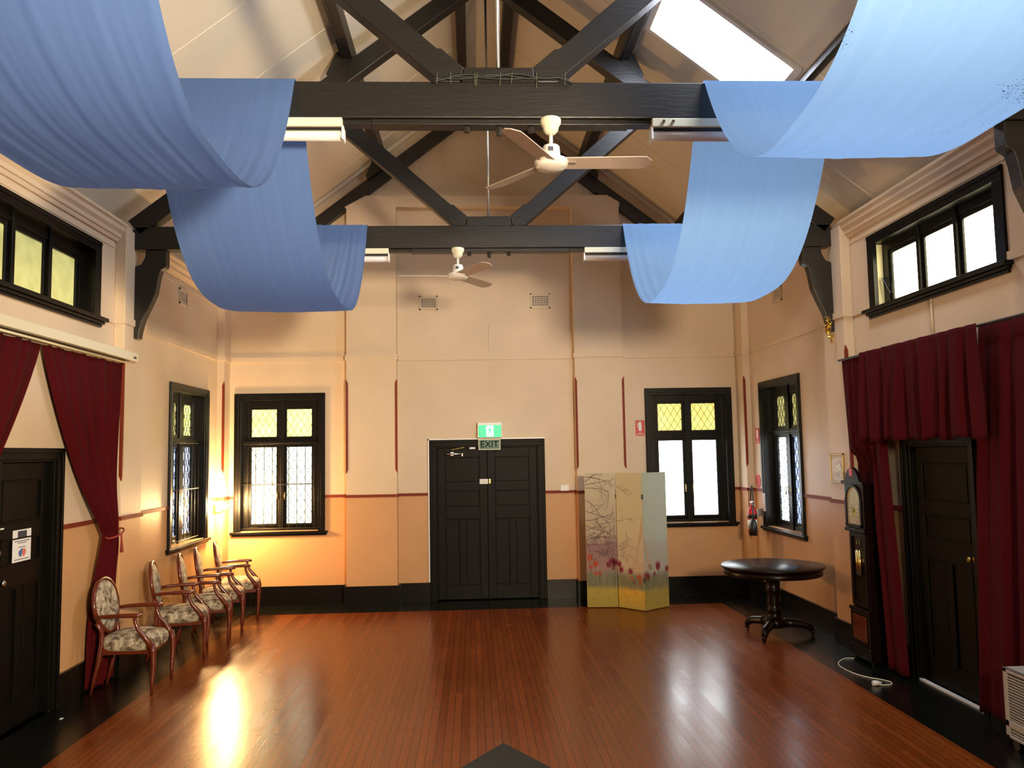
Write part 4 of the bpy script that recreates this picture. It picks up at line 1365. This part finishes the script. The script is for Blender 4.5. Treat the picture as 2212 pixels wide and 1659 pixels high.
# arched dial door with brass dial
mb = MB()
arch = [(ya + .05, 1.26), (yb - .05, 1.26), (yb - .05, 1.50)] + [(ym + (yb - ym - .05) * math.cos(PI * i / 14), 1.50 + .115 * math.sin(PI * i / 14)) for i in range(1, 14)] + [(ya + .05, 1.50)]
mb.prism(arch, 'x', cx0 - .004, cx0)
dial = mb.build('dial', pmat('aged_silver_brass_dial', (0.52, 0.44, 0.24), 0.35, metal=0.5, noise=0.25, nscale=25), r)
mb = MB(); mb.lathe([(.098, -.004), (.098, -.0065)], (cx0, ym, 1.375), 40, axis='x'); ring = mb.build('chapter_ring', pmat('silvered_ring', (0.62, 0.58, 0.42), 0.35, metal=0.3), dial)
mb = MB(); mb.lathe([(.055, -.0065), (.055, -.008)], (cx0, ym, 1.375), 32, axis='x')
mb.build('dial_centre', M['brass'], dial)
mb = MB()
for i in range(12):
    a = 2 * PI * i / 12
    mb.bar((cx0 - .008, ym + .068 * math.cos(a), 1.375 + .068 * math.sin(a)), (cx0 - .008, ym + .088 * math.cos(a), 1.375 + .088 * math.sin(a)), .006, .001, side=(0, -math.sin(a), math.cos(a)))
mb.build('numerals', M['ink'], dial)
mb = MB()
for a, l in ((2.2, .045), (.9, .07)):
    mb.bar((cx0 - .011, ym, 1.375), (cx0 - .011, ym + l * math.cos(a), 1.375 + l * math.sin(a)), .005, .001, side=(0, -math.sin(a), math.cos(a)))
mb.build('clock_hands', M['black'], dial)
mb = MB()
mb.prism([(ya + .05, 1.49)] + [(ym + (yb - ym - .028) * math.cos(PI * i / 14), 1.50 + .135 * math.sin(PI * i / 14)) for i in range(14, -1, -1)] + [(yb - .05, 1.49)] + [(ym + (yb - ym - .05) * math.cos(PI * i / 14), 1.50 + .115 * math.sin(PI * i / 14)) for i in range(0, 15)], 'x', cx0 - .014, cx0)
mb.box(cx0 - .014, cx0, ya + .02, ya + .05, 1.24, 1.50); mb.box(cx0 - .014, cx0, yb - .05, yb - .02, 1.24, 1.50); mb.box(cx0 - .014, cx0, ya + .02, yb - .02, 1.24, 1.265)
mb.build('dial_door', M['darkmahog'], hood)
mb = MB(); mb.box(cx0 - .018, cx0 - .015, ym - .03, ym + .035, 1.72, 1.79)
tag(mb.build('paper_tag', M['red']), 'small red tag stuck on the top of the clock', 'tag')

# ------------------------------------------------------------------ framed picture
r = empty('framed_picture', (XR - .10, 8.34, 1.6), 'small gilt framed pastel picture on the pilaster left of the clock', 'picture')
xa_ = XR - .10
P_ = (8.10, 8.40, 1.63, 1.93)
mb = MB()
for (p0, p1, q0, q1) in ((P_[0], P_[0] + .02, P_[2], P_[3]), (P_[1] - .02, P_[1], P_[2], P_[3]), (P_[0], P_[1], P_[2], P_[2] + .02), (P_[0], P_[1], P_[3] - .02, P_[3])):
    mb.box(xa_ - .02, xa_, p0, p1, q0, q1)
mb.build('frame', M['gilt'], r, bevel=.003)
mb = MB(); mb.box(xa_ - .008, xa_, P_[0] + .02, P_[1] - .02, P_[2] + .02, P_[3] - .02); mb.build('mount', M['paper'], r)
def art_mat():
    m, nt, N, L, b = _new('pastel_street_picture')
    tc = N.new('ShaderNodeTexCoord'); n = N.new('ShaderNodeTexNoise'); n.inputs['Scale'].default_value = 22; n.inputs['Detail'].default_value = 4
    L.new(tc.outputs['Object'], n.inputs['Vector'])
    rp = N.new('ShaderNodeValToRGB'); e = rp.color_ramp.elements
    e[0].position = .35; e[0].color = (.14, .18, .30, 1); e[1].position = .6; e[1].color = (.70, .68, .60, 1)
    x = e.new(.48); x.color = (.62, .42, .16, 1)
    L.new(n.outputs['Fac'], rp.inputs['Fac']); L.new(rp.outputs['Color'], b.inputs['Base Color'])
    b.inputs['Roughness'].default_value = .3
    return m
mb = MB(); mb.box(xa_ - .010, xa_ - .008, P_[0] + .06, P_[1] - .06, P_[2] + .065, P_[3] - .065); mb.build('print', art_mat(), r)

# ------------------------------------------------------------------ folding screen
SPTS = [(1.426, 10.64), (1.825, 10.56), (2.11, 10.30), (2.475, 10.60)]
SPTS = [(1.426, 10.66), (1.825, 10.62), (2.105, 10.32), (2.475, 10.60)]
SH = 1.71
r = empty('folding_screen', (1.95, 10.5, 0), 'three-panel folding screen printed with tulips and bare branches', 'folding screen')
def screen_mat(i):
    m, nt, N, L, b = _new('printed_canvas_%s' % 'abc'[i])
    g = N.new('ShaderNodeNewGeometry'); s = N.new('ShaderNodeSeparateXYZ'); L.new(g.outputs['Position'], s.inputs[0])
    n = N.new('ShaderNodeTexNoise'); n.inputs['Scale'].default_value = 9; n.inputs['Detail'].default_value = 8; n.inputs['Roughness'].default_value = .7
    L.new(g.outputs['Position'], n.inputs['Vector'])
    a = N.new('ShaderNodeMath'); a.operation = 'MULTIPLY_ADD'; a.inputs[1].default_value = .16; a.inputs[2].default_value = -.08
    L.new(n.outputs['Fac'], a.inputs[0])
    zz = N.new('ShaderNodeMath'); zz.operation = 'ADD'; L.new(a.outputs[0], zz.inputs[0]); L.new(s.outputs['Z'], zz.inputs[1])
    dv = N.new('ShaderNodeMath'); dv.operation = 'DIVIDE'; dv.inputs[1].default_value = SH; L.new(zz.outputs[0], dv.inputs[0])
    rp = N.new('ShaderNodeValToRGB'); e = rp.color_ramp.elements
    sky = [(.58, .52, .34), (.54, .48, .30), (.42, .47, .38)][i]
    mist = [(.34, .20, .17), (.50, .41, .28), (.40, .39, .32)][i]
    e[0].position = 0; e[0].color = (.36, .28, .05, 1)
    e[1].position = 1; e[1].color = (*sky, 1)
    for p, c in ((.13, [(.42, .32, .05), (.58, .34, .03), (.34, .26, .05)][i]), (.17, (.22, .20, .10)), (.24, (.24, .20, .14)), (.29, mist), (.46, [(.30, .17, .16), mist, mist][i]), (.53, [(.48, .38, .27), sky, sky][i])):
        x = e.new(p); x.color = (*c, 1)
    L.new(dv.outputs[0], rp.inputs['Fac'])
    L.new(rp.outputs['Color'], b.inputs['Base Color']); b.inputs['Roughness'].default_value = .7
    return m
M['twig'] = pmat('printed_twig', (.14, .08, .09), .8); M['tulip'] = pmat('printed_tulip', (.50, .06, .03), .8); M['tulip2'] = pmat('printed_dark_tulip', (.20, .02, .04), .8)
M['stem'] = pmat('printed_stem', (.16, .18, .09), .8); M['orange'] = pmat('printed_orange', (.62, .24, .03), .8); M['tower'] = pmat('printed_mist_tower', (.47, .35, .23), .8)
for i in range(3):
    a, b = Vector((*SPTS[i], 0)), Vector((*SPTS[i + 1], 0))
    d = (b - a); W_ = d.length; d.normalize(); nn = Vector((d.y, -d.x, 0))
    def SP(s, z, o=0.0, a=a, d=d, nn=nn): return tuple(a + d * s + nn * o + Vector((0, 0, z)))
    mb = MB(); mb.box(.004, W_ - .004, .010, SH, -.022, 0, T=lambda x, z, o: SP(x, z, o))
    pn = mb.build('panel', screen_mat(i), r)
    mb = MB()
    rnd = random.Random(20 + i)
    def seg(p, q, w, mi): 
        p3, q3 = Vector(SP(p[0], p[1], .0008)), Vector(SP(q[0], q[1], .0008))
        if (q3 - p3).length > .002: mb.bar(p3, q3, w, .0012, mi=mi, side=(q3 - p3).cross(nn))
    def twig(s, z, ang, l, w, dep):
        n_ = 5; p = (s, z)
        for k in range(n_):
            ang += rnd.uniform(-.28, .28)
            q = (p[0] + math.cos(ang) * l / n_, p[1] + math.sin(ang) * l / n_)
            if not (.008 < q[0] < W_ - .008) or not (.5 < q[1] < SH - .01): return
            seg(p, q, w * (1 - k * .12), 0)
            if dep and rnd.random() < .75: twig(q[0], q[1], ang + rnd.choice((-1, 1)) * rnd.uniform(.5, 1.1), l * .42, w * .6, dep - 1)
            p = q
        mb.prism([(0, 0)] * 0 or [(0, 0), (1e-4, 0), (0, 1e-4)], 'z', 0, 1e-5) if False else None
    if i == 0:
        for z, an, l in ((1.52, -.25, .5), (1.60, .5, .35), (1.56, .05, .5), (1.36, -.3, .3), (1.22, -.1, .35), (1.10, .06, .55), (1.04, -.15, .5), (.98, .2, .45), (.90, -.1, .4), (.86, .12, .4), (.80, .1, .4), (1.66, -.2, .3)):
            twig(.01, z, an, l, .0075, 2)
        for k in range(40): 
            s_, z_ = rnd.uniform(.02, W_ - .03), rnd.uniform(.62, .98); twig(s_, z_, rnd.uniform(0, 6.28), .10, .005, 1)
    if i == 1:
        for z, an in ((1.10, .1), (.72, .3), (.66, .1), (1.55, -.8), (.76, .6)): twig(.01, z, an, .2, .004, 2)
    # misty lattice tower across the last two panels
    def quad(pts, mi):
        n_ = len(mb.v); mb.v += [SP(s, z, .0004) for s, z in pts]; mb.face(range(n_, n_ + len(pts)), False, mi)
    def clipq(pts, mi):
        pts = [(min(max(s, .006), W_ - .006), z) for s, z in pts]
        quad(pts, mi)
    if i == 1:
        clipq([(W_ - .175, .56), (W_ - .085, .60), (W_ - .05, .84), (W_ - .012, .90), (W_ - .006, 1.20), (W_ - .03, 1.10), (W_ - .085, .86), (W_ - .125, .70)], 5)
        clipq([(W_ - .185, .50), (W_, .50), (W_, .60), (W_ - .165, .60)], 5)
    if i == 2:
        clipq([(.006, .92), (.03, .88), (.075, .72), (.12, .58), (.155, .50), (.09, .50), (.05, .60), (.02, .80), (.006, .84)], 5)
        clipq([(.006, .50), (.155, .50), (.14, .57), (.006, .57)], 5)
    # tulips
    tul = {0: [(.05, .63, 3, 0), (.12, .55, 3, 0), (.06, .51, 2, 0), (.12, .43, 2, 0), (.17, .43, 2, 0), (.29, .54, 3, 1), (.33, .59, 3, 1), (.36, .55, 3, 1), (.385, .57, 3, 1), (.35, .50, 2, 1)],
           1: [(.01, .55, 3, 1), (.055, .48, 3, 1), (.20, .47, 3, 1), (.225, .38, 2, 0), (.25, .34, 2, 1), (.33, .40, 3, 0), (.345, .35, 3, 0)],
           2: [(.04, .42, 4, 1), (.07, .40, 3, 1), (.19, .44, 2, 1), (.26, .53, 4, 1), (.43, .48, 3, 1)]}[i]
    for (s, z, sz, dk) in tul:
        s = min(s, W_ - .03); s = max(s, .025)
        h_, w_ = .028 * sz, .0115 * sz
        seg((s, z - .02), (s + rnd.uniform(-.01, .01), .26), .006, 3)
        quad([(s - w_ * .5, z - h_ * .4), (s + w_ * .5, z - h_ * .4), (s + w_ * 1.0, z), (s + w_ * .8, z + h_ * .6), (s + w_ * .4, z + h_ * .25), (s, z + h_ * .75), (s - w_ * .4, z + h_ * .25), (s - w_ * .8, z + h_ * .6), (s - w_ * 1.0, z)], 2 if dk else 1)
        if not dk: quad([(s - w_ * .25, z - h_ * .3), (s + w_ * .25, z - h_ * .3), (s, z + h_ * .5)], 4)
    for k in range(46):
        s = rnd.uniform(.02, W_ - .03); z = rnd.uniform(.24, .34)
        seg((s, z), (s + rnd.uniform(-.03, .03), z + rnd.uniform(.05, .16)), .004, 3)
        z = rnd.uniform(.03, .22)
        if k % 4 == 0: seg((s, z), (s + .012, z + .004), .008, 0)
    mb.build('printed_picture', [M['twig'], M['tulip'], M['tulip2'], M['stem'], M['orange'], M['tower']], pn)
for k, z in ((1, 1.38), (1, .35), (2, 1.38), (2, .35)):
    p = SPTS[k]
    mb = MB(); mb.box(p[0] - .012, p[0] + .012, p[1] - .012 + (.012 if k == 1 else .0), p[1] + .010 + (.012 if k == 1 else 0), z, z + .06)
    mb.build('hinge', M['black'], r)

# ------------------------------------------------------------------ curtains
def curtain(name, label, fn, nu=120, nv=50, cat='curtain', parent=None, mat=None):
    mb = MB(); mb.grid(fn, nu, nv)
    o = mb.build(name, mat or M['velvet'], parent, solid=.004)
    if parent is None: tag(o, label, cat)
    return o
def folds(u, seed, k=1.0):
    return (math.sin(u * 40 * k + seed) * .6 + math.sin(u * 67 * k + seed * 2.3) * .35 + math.sin(u * 19 * k + seed * .7) * .5) / 1.2
XCR = 3.66
# right: far side panel
def fn(u, v):
    z = 2.86 + (.03 - 2.86) * v
    yl = 8.0 - .14 * v
    yr = 7.26 - .22 * v
    y = yl + (yr - yl) * u
    am = .010 + .026 * min(1, v * 3)
    # pressed flat against the wall where it passes behind the clock
    t = max(0, min(1, (y - 7.42) / .08)) * max(0, min(1, (1.98 - z) / .10))
    am *= (1 - .85 * t)
    return (XCR + .010 + .098 * t + am * folds(u, 1.2, .62) - .005 * math.sin(v * 5), y, z)
curtain('curtain', 'long crimson curtain hanging beside the clock, left of the right-hand door', fn)
def fn(u, v):
    y = 7.48 + (5.66 - 7.48) * u + (.02 * math.sin(v * 3 + u * 14)) + (.10 * v * v * math.exp(-u * 14))
    zb0 = 2.045 + .012 * math.sin(u * 31)
    z = 2.862 + (zb0 - 2.862) * v
    am = .010 + .040 * min(1, v * 1.6)
    return (XCR - .06 + am * folds(u, 3.3, 1.35) , y - .05 * v * math.sin(u * 25) * .4, z)
curtain('curtain_valance', 'short crimson valance gathered across the top of the right door', fn, 220, 26, 'valance')
def fn(u, v):
    y = (5.81 + (4.45 - 5.81) * u) * (1 - v) + (6.04 + (4.55 - 6.04) * u) * v
    z = 2.86 + (.05 - 2.86) * v
    am = .012 + .034 * min(1, v * 2.5)
    return (XCR + .055 + am * folds(u, 5.1, .95), y, z)
curtain('curtain', 'long crimson curtain at the right edge of the view behind the heater', fn)
r = empty('curtain_rod', (XCR, 6.5, 2.85), 'curtain rod holding the crimson curtains on the right wall', 'curtain rod')
mb = MB(); mb.tube([(XCR - .005, 8.02, 2.852), (XCR - .005, 4.7, 2.852)], .010, 10); mb.build('rod', M['iron'], r)
for yy in (7.99, 6.45, 4.75):
    mb = MB(); mb.tube([(XCR - .005, yy, 2.852), (XR, yy, 2.852)], .006, 8); mb.build('bracket', M['iron'], r)
# left: two tied-back panels
XCL = -3.352
def tied(y_out, y_in, y_tie, tie_w, z_tie, y_bot, seed):
    def fn(u, v):
        z = 2.90 + (.02 - 2.90) * v
        vt = (2.90 - z_tie) / 2.88
        if v < vt:
            t = v / vt
            c0 = y_out + (y_tie - tie_w / 2 * (1 if y_tie < y_out else -1) * -1 - y_out) * 0
            te = t ** 1.12
            top = y_out + (y_in - y_out) * u
            bot = y_tie + (u - .5) * tie_w * (1 if y_in > y_out else -1)
            y = top + (bot - top) * te + .05 * math.sin(PI * t) * (u) * (1 if y_in < y_out else -1) * -.8
            am = .014 + .024 * t
            kk = 1.15
        else:
            t = (v - vt) / (1 - vt)
            wdt = tie_w + (.42 - tie_w) * min(1, t * 1.6) ** .7
            y = (y_tie + (y_bot - y_tie) * t) + (u - .5) * wdt * (1 if y_in > y_out else -1)
            am = .035 + .01 * t
            kk = .55
        bulge = .05 * math.exp(-((v - vt) / .12) ** 2)
        return (XCL + .022 + bulge + am * folds(u, seed, kk), y, z)
    return fn
curtain('curtain', 'crimson curtain tied back to the right of the left-hand door', tied(7.95, 6.53, 7.70, .20, 1.32, 7.66, 2.0), 150, 90)
curtain('curtain', 'crimson curtain sweeping off the left edge of the view', tied(5.05, 6.50, 5.35, .20, 1.32, 5.35, 4.4), 150, 90)
def tieback(y, label):
    r = empty('curtain_tieback', (XCL, y, 1.32), label, 'tieback')
    mb = MB()
    pts = [(XCL + .055 + .062 * math.cos(a) + .05, y + .125 * math.sin(a), 1.33 + .035 * math.sin(a)) for a in [2 * PI * i / 24 for i in range(25)]]
    mb.tube(pts, .008, 8, caps=False); mb.build('cord', M['rope'], r)
    mb = MB(); mb.tube([(XCL + .17, y - .02, 1.32), (XCL + .172, y - .015, 1.26), (XCL + .172, y - .01, 1.16)], [.008, .010, .018], 8); mb.build('tassel', M['rope'], r)
tieback(7.70, 'red cord tieback with tassel round the left curtain by the chair')
r = empty('curtain_rod', (XCL, 6.5, 2.9), 'pale curtain rod above the crimson curtains on the left wall', 'curtain rod')
mb = MB(); mb.tube([(XCL + .02, 7.95, 2.905), (XCL + .02, 5.2, 2.905)], .011, 10); mb.build('rod', M['cream'], r)
# projection screen case spanning the pilasters above
r = empty('projection_screen', (-3.25, 6.4, 2.93), 'long white roller case of a projection screen above the left curtains', 'projection screen')
mb = MB(); mb.box(XL + .10, -3.205, 4.85, 8.05, 2.925, 3.005); mb.build('case', M['cream'], r, bevel=.006)
mb = MB(); mb.box(-3.275, -3.25, 4.9, 7.95, 2.920, 2.926); mb.build('slot', M['black'], r)
mb = MB(); mb.tube([(-3.263, 4.92, 2.905), (-3.263, 7.9, 2.905)], .010, 8); mb.build('bottom_bar', M['cream'], r)
mb = MB(); mb.box(-3.206, -3.203, 7.93, 7.99, 2.945, 2.965); mb.build('badge', M['ink'], r)

# poster and tag on the left door
xd = XL - .042
r = empty('door_poster', (xd, 6.53, 1.24), 'white printed notice on the left-hand door', 'notice')
mb = MB(); mb.box(xd, xd + .0025, 6.41, 6.665, 1.235, 1.475); mb.build('sheet', M['paper'], r)
mb = MB(); mb.box(xd + .0025, xd + .0035, 6.475, 6.60, 1.41, 1.465); mb.build('heading_block', M['ink'], r)
mb = MB()
for z, w_ in ((1.392, .21), (1.378, .12), (1.345, .10), (1.255, .21)): mb.box(xd + .0025, xd + .0035, 6.5375 - w_ / 2, 6.5375 + w_ / 2, z - .005, z)
mb.build('text_lines', M['ink'], r)
mb = MB()
for i, (dy, dz, rr, mi) in enumerate(((-.025, .0, .022, 0), (.0, .012, .020, 0), (.03, .004, .026, 1), (-.02, -.012, .018, 0), (.025, -.012, .018, 1))):
    mb.lathe([(rr, .0025), (rr, .0036 + i * .0002)], (xd, 6.5375 + dy, 1.30 + dz), 16, axis='x', mi=mi)
mb.build('coloured_logo', [pmat('blue_print', (.08, .14, .35), .7), pmat('coral_print', (.70, .18, .14), .7)], r)
mb = MB(); mb.box(xd, xd + .004, 6.235, 6.285, 1.497, 1.508)
tag(mb.build('door_label', M['paper']), 'tiny white strip label above the lock on the left-hand door', 'label')

# ------------------------------------------------------------------ wall heater, cord, mat
r = empty('heater', (3.58, 5.1, 0), 'beige louvred heater at the right edge of the view', 'heater')
hx0, hx1, hy0, hy1, hz0, hz1 = 3.50, 3.655, 4.75, 5.47, .07, .52
mb = MB()
mb.box(hx0 + .02, hx1, hy0, hy1, hz0, hz1 - .012); mb.box(hx0, hx0 + .02, hy0, hy0 + .04, hz0, hz1); mb.box(hx0, hx0 + .02, hy1 - .04, hy1, hz0, hz1)
mb.box(hx0, hx0 + .02, hy0, hy1, hz1 - .03, hz1); mb.box(hx0, hx0 + .02, hy0, hy1, hz0, hz0 + .02); mb.box(hx0, hx0 + .02, hy0, hy1, .14, .185)
mb.box(hx0, hx1, hy0, hy1, hz1 - .012, hz1)
mb.build('casing', M['beige'], r, bevel=.004)
mb = MB(); mb.box(hx0 + .014, hx0 + .0195, hy0 + .03, hy1 - .03, hz0 + .02, hz1 - .03); mb.build('grille_backing', M['black'], r)
mb = MB()
z = .098
while z < hz1 - .04:
    if not (.135 < z < .19): mb.box(hx0 + .002, hx0 + .014, hy0 + .035, hy1 - .035, z, z + .008)
    z += .0185
mb.build('louvres', M['beige'], r)
for q in ((hx0 + .03, hy1 - .07), (hx0 + .03, hy0 + .07), (hx1 - .04, hy1 - .07), (hx1 - .04, hy0 + .07)):
    mb = MB(); mb.tube([(q[0] - .012, q[1], .035), (q[0] + .012, q[1], .035)], .035, 14); mb.build('castor', M['black'], r)

r = empty('extension_lead', (3.45, 7.3, 0), 'pale power cord with plug lying on the floor by the clock', 'cord')
cp = [(3.56, 7.80), (3.47, 7.80), (3.36, 7.68), (3.31, 7.55), (3.31, 7.38), (3.34, 7.24), (3.40, 7.14), (3.46, 7.08), (3.50, 7.00), (3.47, 6.93), (3.41, 6.92), (3.36, 6.93)]
pts = []
for i in range(len(cp) - 1):
    p0 = Vector((*cp[max(0, i - 1)], 0)); p1 = Vector((*cp[i], 0)); p2 = Vector((*cp[i + 1], 0)); p3 = Vector((*cp[min(len(cp) - 1, i + 2)], 0))
    for k in range(6):
        t = k / 6
        q = .5 * ((2 * p1) + (-p0 + p2) * t + (2 * p0 - 5 * p1 + 4 * p2 - p3) * t * t + (-p0 + 3 * p1 - 3 * p2 + p3) * t ** 3)
        pts.append((q.x, q.y, .006))
pts.append((*cp[-1], .012))
mb = MB(); mb.tube(pts, .0045, 8); mb.build('flex', M['cordw'], r)
mb = MB(); mb.tube([(3.385, 6.93, .02), (3.35, 6.93, .022), (3.325, 6.925, .022), (3.31, 6.925, .022)], [.010, .020, .022, .020], 12); mb.build('plug', M['white'], r)

a = Vector((.179, 5.85)); d1_ = (Vector((-.092, 5.441)) - a).normalized(); d2_ = (Vector((.456, 5.39)) - a).normalized()
Lm = 1.2
mb = MB(); mb.prism([tuple(a), tuple(a + d1_ * Lm), tuple(a + d1_ * Lm + d2_ * Lm), tuple(a + d2_ * Lm)], 'z', .0, .008)
tag(mb.build('floor_mat', M['mat']), 'charcoal floor mat poking a corner into the bottom of the view', 'mat')
mb = MB(); mb.box(-3.225, -3.205, 6.72, 6.75, 0, .003)
tag(mb.build('paper_scrap', M['paper']), 'tiny white scrap on the dark floor near the left-hand door', 'scrap')

for o in bpy.data.objects:
    if '_o' in o: del o['_o']
